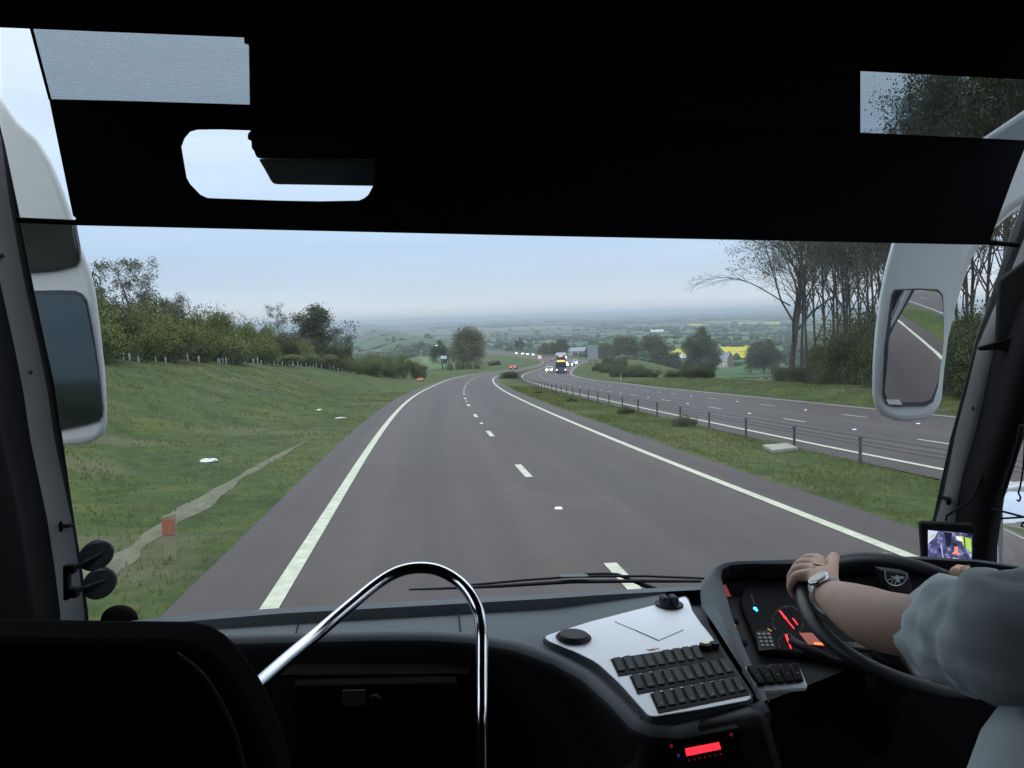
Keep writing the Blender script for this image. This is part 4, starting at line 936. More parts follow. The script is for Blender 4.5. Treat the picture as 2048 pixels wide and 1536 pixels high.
# outside mirrors: moulded white shells with silver glasses
def shell(name, pts, y, depth, m, parent=coach, rim=.012, dir_=(0, 1, 0), label=None):
    mb = Mb(); mb.prism([P(u, v, y) for u, v in pts], Vector(dir_)*depth); return mb.build(name, m, parent, bevel=rim, seg=4, label=label)
ls = [(-120, 60), (-40, 150), (0, 186), (39, 242), (78, 277), (105, 324), (129, 383), (143, 425), (153, 465), (169, 507), (182, 540), (192, 582), (202, 660), (211, 742), (215, 810), (215, 845), (211, 865), (198, 882), (169, 890), (124, 894), (40, 894), (-20, 860), (-60, 600), (-90, 400), (-140, 250)]
lm = shell('wing_mirror', ls, 2.52, .16, M_shell, rim=.022, dir_=(-.42, 1, 0), label='white left wing mirror with two glasses')
def inset(pts, y, m, name, parent, th=.004, grow=0):
    cu = sum(p[0] for p in pts)/len(pts); cv = sum(p[1] for p in pts)/len(pts)
    q = [(cu+(u-cu)*(1+grow), cv+(v-cv)*(1+grow)) for u, v in pts]; mb = Mb(); mb.prism([P(u, v, y) for u, v in q], Vector((0, th, 0))); return mb.build(name, m, parent)
g1 = [(20, 440), (146, 447), (150, 470), (157, 505), (157, 520), (148, 532), (110, 541), (60, 545), (15, 545)]
g2 = [(60, 584), (120, 583), (150, 584), (163, 590), (171, 602), (178, 635), (190, 700), (198, 760), (204, 815), (203, 830), (195, 840), (170, 848), (122, 858), (60, 860)]
M_rubm = mat('mirror_gasket', (.02, .025, .04), .6)
M_mdim = mat('mirror_dim', (.05, .065, .072), .06, 1.0)
inset(g1, 2.513, M_rubm, 'gasket', lm, .02, .03); inset(g2, 2.513, M_rubm, 'gasket', lm, .02, .02)
def mirror_glass(pts, y, name, parent, tiltn, shrink=.94, m=M_mir, curve=0):
    """glass polygon on a plane through its centre with normal tiltn, inside its gasket"""
    cu = sum(p[0] for p in pts)/len(pts); cv = sum(p[1] for p in pts)/len(pts); c = P(cu, cv, y); n_ = Vector(tiltn).normalized()
    q = [PP(cu+(u-cu)*shrink, cv+(v-cv)*shrink, c, n_) for u, v in pts]
    k_ = y/max(p.y for p in q); q = [p*k_ for p in q]
    if not curve: mb = Mb(); mb.prism(q, Vector((0, .003, 0))); return mb.build(name, m, parent)
    q = [q[i_].lerp(q[(i_+1) % len(q)], t_/4) for i_ in range(len(q)) for t_ in range(4)]; cc_ = sum(q, Vector())/len(q); mb = Mb(); V = [cc_]; n_q = len(q); F = []      # convex glass: rings falling back from the centre
    for j in range(1, 41):
        for p in q: e_ = (p-cc_)*(j/40); V.append(cc_+e_-n_*(e_.length_squared/(2*curve)))
    for k in range(n_q): F.append((0, 1+(k+1) % n_q, 1+k))
    for j in range(39):
        for k in range(n_q): a_ = 1+j*n_q; F.append((a_+k, a_+(k+1) % n_q, a_+n_q+(k+1) % n_q, a_+n_q+k))
    mb.add([p+Vector((0, -.012, 0)) for p in V], F); return mb.build(name, m, parent, smooth=True)
mirror_glass(g2, 2.508, 'mirror_glass', lm, (.03, -1, .012), m=M_mdim, shrink=.965)
mirror_glass(g1, 2.508, 'mirror_glass', lm, (.05, -1, -.10), m=M_mdim)
rs_ = [(2160, 165), (2048, 218), (1962, 276), (1880, 338), (1825, 400), (1795, 448), (1783, 486), (1770, 535), (1757.5, 598), (1750, 661), (1745, 725), (1744, 788), (1750, 816), (1764, 832), (1789, 842), (1821, 844.5), (1852, 838), (1875, 823), (1884, 797.5), (1889, 740), (1897, 677), (1912, 614), (1928, 560), (1944, 516), (1963, 487), (1990, 450), (2030, 415), (2080, 385), (2160, 350)]
rm_ = shell('wing_mirror', rs_, 2.50, .17, M_shell, rim=.022, dir_=(.60, 1, 0), label='white right wing mirror showing the road behind')
g3 = [(1792, 582), (1835, 580), (1874.6, 582), (1884, 592), (1887, 630), (1885, 680), (1882.5, 709), (1874.6, 772), (1865, 801), (1852, 808.6), (1789, 810), (1776, 804), (1768.6, 785), (1773, 693), (1783, 617), (1787, 592)]
inset(g3, 2.493, M_rubm, 'gasket', rm_, .02, .03)
c3 = P(1828, 700, 2.48)
# the glass is set so that the line of sight is thrown back to the grass beside the coach
tgt = Vector((5.2, -2.4, -2.35)); inc = c3.normalized(); outd = (tgt-c3).normalized(); n3 = (outd-inc).normalized()
mirror_glass(g3, 2.488, 'mirror_glass', rm_, n3, shrink=.985, m=M_mir, curve=1.1)
mb = Mb(); mb.prism([P(u, v, 2.30) for u, v in ((1772, 799), (1799, 799.5), (1805, 809.5), (1778, 808.5))], Vector((0, .001, 0))); mb.build('sticker', mat('sticker_white', (.9, .9, .95), .5), rm_)

# ------------------------------------------------------------------ dashboard
ZD = -.585
front = [(168, 1302), (180, 1283), (200, 1266), (222, 1252), (260, 1242), (350, 1231), (560, 1216), (800, 1203.5), (1100, 1188), (1250, 1179), (1395, 1172), (1500, 1166), (1700, 1156), (1900, 1146), (2050, 1138)]
rimb = [(190, 1306), (200, 1288), (222, 1275), (250, 1262), (300, 1250), (370, 1243), (560, 1227), (800, 1214), (1100, 1197), (1200, 1190), (1392, 1180), (1500, 1174), (1700, 1164), (1900, 1154), (2050, 1146)]
near = [(185, 1310), (200, 1300), (225, 1286), (260, 1277), (320, 1272), (420, 1271), (600, 1267), (760, 1263), (860, 1263), (950, 1269), (1040, 1284), (1120, 1312), (1180, 1343), (1240, 1394), (1280, 1438)]
F0 = [PZ(u, v, ZD) for u, v in front]; F1 = [PZ(u, v, ZD+.002) for u, v in rimb]
mb = Mb()
def loft_rows(mb, rows, mi=None):
    n = len(rows[0]); V = [p for r in rows for p in r]; F = [(j*n+i, j*n+i+1, (j+1)*n+i+1, (j+1)*n+i) for j in range(len(rows)-1) for i in range(n-1)]; mb.add(V, F, mi)
dz_ = lambda pts, z, y=0: [p+Vector((0, y, z)) for p in pts]
loft_rows(mb, [dz_(F0, -.25, .05), dz_(F0, -.01, .006), dz_(F0, -.003, .0), F0, F1])
slot = [0, 0, 0, 0, .010, .022, .026, .026, .026, .018, 0, 0, 0, 0, 0]
F2 = [p+Vector((0, -.001, -s_)) for p, s_ in zip(F1, slot)]
N0 = [PZ(u, v, ZD-.004) for u, v in near]
def resample(pts, k):
    d = [0]
    for a, b in zip(pts[:-1], pts[1:]): d.append(d[-1]+(b-a).length)
    out = []
    for i in range(k):
        t = d[-1]*i/(k-1); j = max(j_ for j_ in range(len(d)-1) if d[j_] <= t+1e-9); f_ = (t-d[j])/max(d[j+1]-d[j], 1e-9); out.append(pts[j].lerp(pts[j+1], min(f_, 1)))
    return out
# deck between the slot and the rounded near edge (to the switch panel, then on under it to the right)
near2 = near+[(1310, 1449), (1345, 1452), (1500, 1412), (1520, 1400)]
N0 = [PZ(u, v, ZD-.030) if u >= 1280 else PZ(u, v, ZD-.004-.026*max(0, (u-1040)/240.)) for u, v in near2]
def tx(pts, xs_):                                   # polyline y,z at given x (monotone in x)
    px_ = [p.x for p in pts]; return [Vector((x, float(np.interp(x, px_, [p.y for p in pts])), float(np.interp(x, px_, [p.z for p in pts])))) for x in xs_]
xs_d = [F1[0].x+.004]+list(np.linspace(F1[0].x+.03, .62, 60))
A_ = tx(F2, xs_d); B_ = tx([N0[i] for i in range(len(near))], [min(x, N0[len(near)-1].x) for x in xs_d])
B_ = [b if b.y < a.y else Vector((b.x, a.y-.002, b.z)) for a, b in zip(A_, B_)]
loft_rows(mb, [tx(F1, xs_d), A_])
rows = []
for j in range(7):
    t = j/6; rows.append([a.lerp(b, t)+Vector((0, 0, .004*math.sin(t*math.pi)*0)) for a, b in zip(A_, B_)])
loft_rows(mb, rows)
# rounded lip then front face down to the floor
def outn(pts):
    o = []
    for i in range(len(pts)):
        t = pts[min(i+1, len(pts)-1)]-pts[max(i-1, 0)]; o.append(Vector((t.y, -t.x, 0)).normalized())
    return o
E0 = [PZ(u, v, ZD-.004 if u < 1040 else ZD-.004-.026*min(1, (u-1040)/240.)) for u, v in near2]
nn = outn(E0)
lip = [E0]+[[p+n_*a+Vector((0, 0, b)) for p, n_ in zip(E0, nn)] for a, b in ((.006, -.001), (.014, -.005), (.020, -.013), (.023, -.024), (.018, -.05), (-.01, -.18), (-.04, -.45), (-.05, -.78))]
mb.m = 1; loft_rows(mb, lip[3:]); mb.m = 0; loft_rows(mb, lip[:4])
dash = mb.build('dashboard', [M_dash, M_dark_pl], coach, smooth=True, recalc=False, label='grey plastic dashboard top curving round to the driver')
bm = bmesh.new(); bm.from_mesh(dash.data); bmesh.ops.remove_doubles(bm, verts=bm.verts, dist=.0005); bmesh.ops.recalc_face_normals(bm, faces=bm.faces); bm.to_mesh(dash.data); bm.free(); dash.data.shade_smooth()
try: dash.data.set_sharp_from_angle(angle=math.radians(38))
except Exception: pass
mb = Mb(); mb.prism([PZ(u, v, ZD-.036) for u, v in ((1110, 1264), (1395, 1176), (1402, 1190), (1420, 1252), (1448, 1300), (1508, 1392), (1310, 1442), (1190, 1332))], Vector((0, 0, -.02))); mb.build('deck_infill', M_dash, dash)
mb = Mb(); mb.prism([P(u, v, 1.70) for u, v in ((1530, 1392), (1640, 1345), (2150, 1330), (2150, 1750), (1450, 1750))], Vector((0, .04, 0))); mb.build('knee_panel', M_black, dash)
# seams of the lids
for tr_ in (((601, 1232), (596, 1252), (592, 1266)), ((913, 1215), (918, 1235), (921, 1262))):
    mb = Mb(); mb.tube([PZ(u, v, ZD-.012 if i == 0 else (ZD-.012 if i == 1 else ZD-.004)) for i, (u, v) in enumerate(tr_)], .0016, 5); mb.build('lid_seam', M_black, dash)
# locker door with a label on the dark front face
def FP(u, v): return P(u, v, 1.66)
mb = Mb(); q = [FP(585, 1372), FP(915, 1366), FP(918, 1640), FP(580, 1640)]; mb.prism(q, Vector((0, .05, 0))); ld = mb.build('locker_door', M_seat, dash, bevel=.006)
mb = Mb(); mb.prism([P(u, v, 1.645) for u, v in ((684, 1381), (731, 1380), (732, 1411), (685, 1413))], Vector((0, .002, 0))); mb.build('locker_label', mat('label_red', (.04, .022, .025), .7), dash)
mb = Mb(); mb.disc(P(750, 1399, 1.65), (0, -1, 0), .012, .012, 20); mb.build('lock', M_black, dash)
mb = Mb(); mb.prism([P(u, v, 1.70) for u, v in ((560, 1350), (940, 1347), (940, 1352), (560, 1356))], Vector((0, .06, 0))); mb.build('front_ledge', M_seat, dash)
# dark bulk of the console under the switch panel with the radio
mb = Mb(); mb.prism([P(u, v, 1.345) for u, v in ((1280, 1470), (1540, 1425), (1600, 1640), (1270, 1640))], Vector((0, .35, -.05))); cons = mb.build('centre_console', M_dark_pl, dash, bevel=.02)

# switch panel
a_, b_, c_ = PZ(1102, 1274, ZD+.001), PZ(1372, 1197, ZD+.004), PZ(1498, 1398, ZD-.018)
pn = (b_-a_).cross(c_-a_).normalized(); pn = pn if pn.z > 0 else -pn
def Q(u, v, h=0): return PP(u, v, a_+pn*h, pn)
panel = [(1090, 1275), (1093, 1271), (1100, 1268), (1180, 1243), (1300, 1212), (1364, 1194.5), (1371, 1194), (1377, 1200), (1385, 1222), (1402, 1247), (1424, 1274), (1446, 1310), (1475, 1355), (1501, 1390), (1502, 1395), (1495, 1400), (1400, 1418), (1312, 1432), (1302, 1432), (1293, 1427), (1240, 1367), (1200, 1330), (1185, 1320), (1150, 1303), (1098, 1282)]
mb = Mb(); mb.prism([Q(u, v, .004) for u, v in panel], -pn*.002); sp_ = mb.build('switch_panel', M_panel, coach, bevel=.0015, label='white switch panel with three rows of black rockers')
mb = Mb(); cu, cv = 1300, 1310; mb.prism([Q(cu+(u-cu)*1.022, cv+(v-cv)*1.028, -.002) for u, v in panel], -pn*.035); mb.build('panel_surround', M_dash, dash, bevel=.004)
rows_ = [((1221, 1319), (1432, 1286), (1452, 1318), (1237, 1353), 11), ((1259, 1353), (1452, 1319), (1474, 1352), (1275, 1389), 10), ((1300, 1388.5), (1478, 1354), (1499, 1390), (1317, 1427), 9)]
M_sw = mat('switch_black', (.006, .007, .009), .5, spec=.16); M_bed = mat('switch_bed', (.005, .005, .006), .7, spec=.15)
M_wl = mat('switch_mark', (.55, .58, .6), .5); M_gold = mat('brass_ring', (.55, .50, .30), .3, .8)
for (tl, tr_, br, bl, n) in rows_:
    tl, tr_, br, bl = [Q(*p, .0045) for p in (tl, tr_, br, bl)]
    mb = Mb(); mb.prism([tl, tr_, br, bl], pn*.001); mb.build('switch_bed', M_bed, sp_)
    bi = lambda s_, t_: tl.lerp(tr_, s_).lerp(bl.lerp(br, s_), t_)
    for k in range(n):
        s0_, s1_ = (k+.17)/n, (k+.86)/n
        if n == 11 and k >= 9:
            mb = Mb(); mb.disc(bi((k+.5)/n, .30)+pn*.003, pn, .0125 if k == 9 else .010, .010, 18); kn = mb.build('socket' if k == 9 else 'knob', M_sw, sp_, bevel=.001)
            if k == 9: mb = Mb(); mb.disc(bi((k+.5)/n, .25)+pn*.0132, pn, .0085, .0015, 18); mb.build('socket_ring', M_gold, sp_)
            continue
        mb = Mb(); t0_, t1_ = .08, .80; h1, h2 = .0022, .0062 if not ((n == 11 and k in (2, 3, 4)) or (n == 10 and k in (4, 5))) else .003
        b4 = [bi(s0_, t0_), bi(s1_, t0_), bi(s1_, t1_), bi(s0_, t1_)]; mb.hexa([p+pn*.001 for p in b4], [b4[0]+pn*(h2), b4[1]+pn*h2, b4[2]+pn*h1*1.6, b4[3]+pn*h1*1.6])
        mb.build('switch', M_sw, sp_, bevel=.0016, seg=2)
        if k % 2 or n == 9: mb = Mb(); mb.disc(bi((s0_+s1_)/2, .70)+pn*.0042, pn, .0013, .0006, 8); mb.build('switch_mark', M_wl, sp_)
mb = Mb(); mb.disc(Q(1147, 1276, .004), pn, .038, .004, 36); mb.disc(Q(1147, 1276, .008), pn, .035, .010, 36, taper=.86); mb.build('speaker_cap', M_dark_pl, sp_, bevel=.002)
mb = Mb(); mb.disc(Q(1338, 1211, .004), pn, .034, .006, 32); mb.build('vent_base', M_dark_pl, sp_, bevel=.002)
mb = Mb(); c = Q(1338, 1211, .010); u_ = Vector((1, 0, 0)); 
for sg in (-.011, .011): mb.box((c.x+sg-.009, c.y-.018, c.z), (c.x+sg+.009, c.y+.018, c.z+.024))
mb.build('air_vent', M_dark_pl, sp_, bevel=.006, seg=3)
M_ink = mat('ink', (.03, .03, .04), .6); M_redink = mat('red_ink', (.45, .06, .08), .6)
for a, b, w in (((1231, 1244), (1272, 1261), .0007), ((1272, 1261), (1317, 1281), .0012), ((1317, 1281), (1365, 1260.5), .0006)):
    mb = Mb(); mb.tube([Q(*a, .0047), Q(*b, .0047)], w, 5); mb.build('printed_line', M_ink, sp_)
for p in ((1231, 1244), (1272.5, 1261), (1365, 1260.5)): mb = Mb(); mb.disc(Q(*p, .0042), pn, .0016, .0008, 10); mb.build('printed_dot', M_ink, sp_)
def text_obj(name, body, size, org, ux, uz, m, parent, ext=.0004):
    """flat lettering turned into a mesh: ux = writing direction, uz = up direction of the letters"""
    cu_ = bpy.data.curves.new(name, 'FONT'); cu_.body = body; cu_.size = size; cu_.extrude = ext; cu_.align_x = 'CENTER'; cu_.align_y = 'CENTER'
    t_ = bpy.data.objects.new(name, cu_); COL.objects.link(t_); dg = bpy.context.evaluated_depsgraph_get(); me = bpy.data.meshes.new_from_object(t_.evaluated_get(dg)); bpy.data.objects.remove(t_)
    ux = Vector(ux).normalized(); nz3 = ux.cross(Vector(uz)).normalized(); uy = nz3.cross(ux)
    for v in me.vertices: v.co = Vector(org)+ux*v.co.x+uy*v.co.y+nz3*v.co.z
    me.materials.clear(); me.materials.append(m); o = bpy.data.objects.new(name, me); COL.objects.link(o); o.parent = parent; return o
text_obj('voltage_text', '230 V', .0125, Q(1307, 1299, .0048), Q(1320, 1299.5, 0)-Q(1294, 1303.5, 0), Q(1304, 1290, 0)-Q(1307, 1301, 0), M_redink, sp_)

# instrument binnacle
fa, fb_, fc_ = P(1440, 1160, 2.0), P(1700, 1160, 1.98), P(1560, 1400, 1.62)
fn = (fb_-fa).cross(fc_-fa).normalized(); fn = fn if fn.y < 0 else -fn
def I(u, v, h=0): return PP(u, v, fa+fn*h, fn)
rim_o = [(1522, 1410, 1.50), (1512, 1385, 1.55), (1492, 1345, 1.63), (1468, 1290, 1.72), (1448, 1235, 1.82), (1434, 1180, 1.90), (1426, 1150, 1.94), (1430, 1134, 1.955), (1446, 1125, 1.96), (1475, 1121, 1.96), (1600, 1116, 1.95), (1720, 1113, 1.94), (1850, 1113, 1.92), (1960, 1120, 1.90), (2060, 1135, 1.88), (2110, 1160, 1.86)]
rim_b = [(1514, 1398), (1509, 1385), (1489, 1345), (1460, 1300), (1430, 1252), (1403, 1213), (1400, 1180), (1402, 1164), (1440, 1156), (1475, 1150), (1600, 1145), (1720, 1140), (1850, 1136), (1960, 1140), (2060, 1150), (2110, 1170)]
R0 = [P(*p) for p in rim_o]; RB = [PZ(u, v, ZD-(.004 if v < 1300 else .018)) for u, v in rim_b]; RB = [b if b.y > a.y-.35 else Vector((b.x, a.y+.02, b.z)) for a, b in zip(R0, RB)]
cc = Vector((.95, 1.75, -.60))
def toward(p, k, dz=0, dy=0):
    d = (cc-p); d.y *= .6; return p+d.normalized()*k+Vector((0, dy, dz))
R1 = [toward(p, .010, .004) for p in R0]; R2 = [toward(p, .020, .002, .003) for p in R0]; R3 = [toward(p, .026, -.01, .012) for p in R0]; R4 = [toward(p, .032, -.03, .03) for p in R0]
IN = [(1540, 1400), (1522, 1385), (1500, 1345), (1474, 1292), (1453, 1235), (1442, 1183), (1444, 1168), (1448, 1160), (1458, 1155), (1480, 1152), (1600, 1148), (1720, 1145), (1850, 1143), (1960, 1150), (2050, 1160), (2100, 1180)]
R5 = [I(u, v) for u, v in IN]
mb = Mb(); loft_rows(mb, [RB, [a.lerp(b, .5)+Vector((.002, -.004, .004)) for a, b in zip(RB, R0)], R0, R1, R2]); hood = mb.build('instrument_hood', M_dash, dash, smooth=True)
mb = Mb(); loft_rows(mb, [R2, R3, R4, R5]); mb.m = 0; mb.poly(R5); mb.build('hood_lining', M_dark_pl, dash, smooth=False)
mb = Mb(); pts = [(1484, 1400), (1478, 1330), (1478, 1215), (1484, 1192), (1500, 1184), (1590, 1170), (1800, 1160), (1900, 1175), (1900, 1330), (1700, 1335), (1590, 1320), (1516, 1312)][2:]
mb.prism([I(u, v, .0) for u, v in pts], fn*.02); cl = mb.build('instrument_cluster', M_black, coach, bevel=.006, seg=3, label='dark instrument cluster with glowing red needles')
def em(n, c, s): return mat(n, c, .4, emit=c, es=s)
M_er = em('glow_red', (1, .03, .05), 1.3); M_eo = em('glow_orange', (1, .16, .03), 2.0); M_eb = em('glow_blue', (.05, .55, 1), 3.0); M_eor = em('lcd_orange', (.42, .07, .02), .13); M_eyl = em('glow_amber', (.8, .4, .05), .5); M_dim = em('dial_mark', (.25, .24, .22), .22)
def ipoly(pts, m, name, h=.0215, par=cl): mb = Mb(); mb.prism([I(u, v, h) for u, v in pts], fn*.0008); return mb.build(name, m, par)
def iline(a, b, w, m, name, h=.0225, par=cl): mb = Mb(); mb.tube([I(*a, h), I(*b, h)], w, 6); return mb.build(name, m, par)
for (cx_, cy_, r_, n_) in ((1576, 1243, 32, 34), (1574, 1285, 18, 20)):
    mb = Mb()
    for k in range(n_):
        an = math.radians(150+ (250 if r_ > 20 else 240)*k/(n_-1)); big = .84 if k % 5 == 0 else .93
        a = (cx_+r_*math.cos(an), cy_+r_*math.sin(an)); b = (cx_+r_*big*math.cos(an), cy_+r_*big*math.sin(an)); mb.tube([I(*a, .0222), I(*b, .0222)], .0005, 4)
    mb.build('dial_scale', M_dim, cl)
iline((1560, 1222), (1573, 1239), .0022, M_er, 'needle'); iline((1573, 1239), (1588, 1257), .0014, M_er, 'needle'); iline((1586, 1237), (1595, 1249), .0015, M_er, 'trip_bar'); iline((1572, 1270), (1577, 1284), .0024, M_er, 'needle'); iline((1577, 1284), (1582, 1297), .0016, M_er, 'needle')
iline((1566, 1234), (1574, 1235), .0007, M_eyl, 'tell_tale'); iline((1535, 1257), (1543, 1262), .0010, M_eyl, 'tell_tale')
ipoly([(1598, 1266), (1630, 1266), (1652, 1293), (1616, 1289)], M_eor, 'display'); ipoly([(1629, 1285), (1648, 1286.5), (1649, 1290), (1628, 1289)], M_eo, 'display_bar', .0225)
mb = Mb(); mb.disc(I(1510, 1217.5, .021), fn, .0042, .002, 12); mb.disc(I(1513, 1221, .021), fn, .0032, .002, 12); mb.build('blue_lamp', M_eb, cl)
for k in range(4): iline((1501+k*1.6, 1190+k*5), (1505+k*1.6, 1192+k*5), .0006, M_dim, 'tell_tale')
M_key = mat('key_grey', (.20, .21, .21), .5)
ipoly([(1511, 1264), (1540, 1260), (1552, 1298), (1518, 1302)], M_dark_pl, 'keypad', .021)
for r0 in range(4):
    for k in range(3):
        mb = Mb(); mb.disc(I(1517.5+k*9.8+r0*2.4, 1269+r0*7.4, .0222), fn, .0036, .002, 12); mb.build('key', M_key, cl)
ipoly([(1441.5, 1170), (1452, 1170), (1462, 1193), (1450, 1193.5)], em('red_label', (.55, .10, .10), .25), 'red_tag', .002)
for (u, v, rot_) in ((1460, 1241, 1), (1468, 1251, 0), (1476, 1286, 1), (1484, 1295, 0)): 
    mb = Mb(); c = I(u, v, .020); mb.ball(c, (.0018, .002, .0045) if rot_ else (.0048, .002, .0026), 8); mb.build('warning_lamp', M_eo, cl)
for (u, v) in ((1470, 1243), (1486, 1286)): mb = Mb(); mb.disc(I(u, v, .001), fn, .009, .004, 20); mb.build('rotary_switch', M_black, cl, bevel=.001)
# small switch strip below the cluster
la, lb, lc = P(1486, 1336, 1.62), P(1598, 1331, 1.62), P(1614, 1374, 1.56); ln = (lb-la).cross(lc-la).normalized(); ln = ln if ln.y < 0 else -ln
def K(u, v, h=0): return PP(u, v, la+ln*h, ln)
mb = Mb(); mb.prism([K(u, v) for u, v in ((1484, 1337), (1488, 1334), (1594, 1330), (1599, 1333), (1615, 1370), (1612, 1374), (1520, 1382), (1512, 1378))], -ln*.01); ss_ = mb.build('switch_strip', M_panel, coach, bevel=.0012)
tl, tr_, br, bl = K(1490, 1338, .001), K(1596, 1333, .001), K(1609, 1368, .001), K(1516, 1376, .001); bi = lambda s_, t_: tl.lerp(tr_, s_).lerp(bl.lerp(br, s_), t_)
for k in range(5):
    mb = Mb(); b4 = [bi((k+.04)/5, .02), bi((k+.96)/5, .02), bi((k+.96)/5, .96), bi((k+.04)/5, .96)]; mb.hexa(b4, [b4[0]+ln*.012, b4[1]+ln*.012, b4[2]+ln*.008, b4[3]+ln*.008]); mb.build('switch', M_sw, ss_, bevel=.004, seg=3)
    mb = Mb(); mb.tube([bi((k+.32)/5, .60)+ln*.0115, bi((k+.6)/5, .60)+ln*.0115], .0006, 4); mb.build('switch_mark', M_wl, ss_)
# radio
ra, rb_, rc_ = P(1340, 1500, 1.325), P(1480, 1475, 1.325), P(1350, 1540, 1.322); rn_ = (rb_-ra).cross(rc_-ra).normalized(); rn_ = rn_ if rn_.y < 0 else -rn_
def Rr(u, v, h=0): return PP(u, v, ra+rn_*h, rn_)
mb = Mb(); mb.prism([Rr(u, v) for u, v in ((1335, 1484), (1480, 1455), (1492, 1520), (1345, 1548))], -rn_*.02); rad = mb.build('radio', M_black, coach, bevel=.003)
mb = Mb(); mb.prism([Rr(u, v, .001) for u, v in ((1370, 1497), (1437.5, 1484), (1442, 1498), (1373, 1512))], rn_*.001); mb.build('display', em('radio_red', (1, .035, .06), 1.15), rad)
for k in range(7): mb = Mb(); mb.disc(Rr(1378+k*10.5, 1520.5-k*2.1, .001), rn_, .0016, .0006, 6); mb.build('radio_key', em('dim_red', (.35, .01, .04), .35), rad)
for (u, v, c) in ((1462.5, 1469, 'dim_red'), (1342.5, 1492, 'dim_red'), (1357, 1511, 'dim_blue')): mb = Mb(); mb.disc(Rr(u, v, .001), rn_, .0028, .0008, 8); mb.build('radio_key', em(c, (.4, .01, .06) if 'red' in c else (.05, .04, .3), .4), rad)

# wiper, lying on the outside of the glass
mb = Mb(); Yw = 2.40
mb.tube([P(u, v, Yw) for u, v in ((818, 1179), (880, 1177), (1000, 1172), (1145, 1163), (1300, 1162), (1450, 1163))], [.003, .004, .0055, .0065, .0055, .004], 6)
wp = mb.build('wiper', M_rub, coach, smooth=True)
mb = Mb(); mb.tube([P(u, v, Yw+.012) for u, v in ((930, 1171), (1050, 1160), (1150, 1153), (1290, 1152), (1440, 1158))], .004, 6); mb.tube([P(u, v, Yw+.02) for u, v in ((1170, 1148), (1215, 1147), (1235, 1149), (1270, 1163), (1340, 1190))], [.004, .004, .005, .007, .009], 6); mb.build('wiper_arm', M_rub, wp, smooth=True)
mb = Mb(); a, b = P(1122, 1156, Yw-.01), P(1174, 1147, Yw+.02); mb.box((a.x, a.y, a.z), (b.x, b.y, b.z)); mb.build('wiper_clip', mat('clip_grey', (.06, .07, .075), .5), wp, bevel=.004)

# chrome grab rail
gp = [(380, 1492, 1.10), (430, 1447, 1.22), (490, 1393, 1.34), (560, 1330, 1.46), (640, 1262, 1.58), (705, 1207, 1.66), (755, 1167, 1.71), (795, 1144, 1.73), (835, 1135.5, 1.73), (875, 1140, 1.72), (913, 1160, 1.70), (940, 1188, 1.67), (957, 1224, 1.64), (963, 1265, 1.60), (964, 1315, 1.57), (964, 1372, 1.54), (964, 1450, 1.50), (964, 1560, 1.47)]
def smooth_path(p, k=6):
    o = []
    for i in range(len(p)-1):
        p0, p1, p2, p3 = p[max(i-1, 0)], p[i], p[i+1], p[min(i+2, len(p)-1)]
        for j in range(k):
            t = j/k; o.append(.5*((2*p1)+(p2-p0)*t+(2*p0-5*p1+4*p2-p3)*t*t+(-p0+3*p1-3*p2+p3)*t**3))
    o.append(p[-1]); return o
mb = Mb(); mb.tube(smooth_path([P(*p) for p in gp]), .0125, 20); mb.build('grab_rail', M_chrome, coach, smooth=True, label='bent chrome grab rail in front of the dashboard')

# round clips on the left pillar and the knob on the dash
M_clip = mat('clip_plastic', (.045, .055, .062), .35)
def paddle(cu, cv, ru, rv, hinge, y, name='visor_clip'):
    mb = Mb(); pts = [(cu+ru*math.cos(a), cv+rv*math.sin(a)-.22*ru*math.cos(a)) for a in np.linspace(0, 2*math.pi, 32, endpoint=False)]
    mb.prism([P(u, v, y) for u, v in pts], Vector((0, .014, 0))); o = mb.build(name, M_clip, coach, bevel=.006, seg=3)
    mb = Mb(); mb.tube([P(*hinge, y-.015), P(cu+ru*.45, cv-rv*.28, y-.002)], [.007, .0015], 6); mb.build('rib', M_clip, o, smooth=True)
paddle(190, 1112, 36, 31, (150, 1136), 1.98); paddle(197, 1168, 35, 32, (152, 1182), 1.97)
mb = Mb(); 
for (u0, u1, v0, v1) in ((131, 152, 1128, 1146), (133, 158, 1174, 1194), (131, 140, 1130, 1198)): a, b = P(u0, v1, 1.99), P(u1, v0, 1.99); mb.box((a.x, 1.975, a.z), (b.x, 2.0, b.z))
mb.build('clip_bracket', M_black, coach, bevel=.003)
mb = Mb(); mb.ball(P(239, 1240, 2.03), (.043, .02, .036), 20); mb.build('dash_knob', M_black, coach, smooth=True)

# steering wheel: fitted circle
wc = Vector((.9975, 1.5865, -.521)); wt = .3715; we1 = Vector((1, 0, 0)); we2 = Vector((0, math.cos(wt), math.sin(wt))); wnn = Vector((0, -math.sin(wt), math.cos(wt)))
def WP(deg, r=.21, h=0): a = math.radians(deg); return wc+r*(math.cos(a)*we1+math.sin(a)*we2)+wnn*h
M_wheel = mat('wheel_leather', (.020, .023, .027), .42, spec=.5, bump=(400, .15, .0008)); M_hub = mat('wheel_hub', (.012, .013, .015), .5)
mb = Mb(); n1, n2 = 72, 14; V = []; F = []
for i in range(n1):
    a = 2*math.pi*i/n1; rd = math.cos(a)*we1+math.sin(a)*we2; c = wc+.21*rd
    for k in range(n2):
        b = 2*math.pi*k/n2; V.append(c+.0158*math.cos(b)*rd+.0145*math.sin(b)*wnn)
for i in range(n1):
    for k in range(n2): F.append((i*n2+k, ((i+1) % n1)*n2+k, ((i+1) % n1)*n2+(k+1) % n2, i*n2+(k+1) % n2))
mb.add(V, F); wheel = mb.build('steering_wheel', M_wheel, coach, smooth=True)
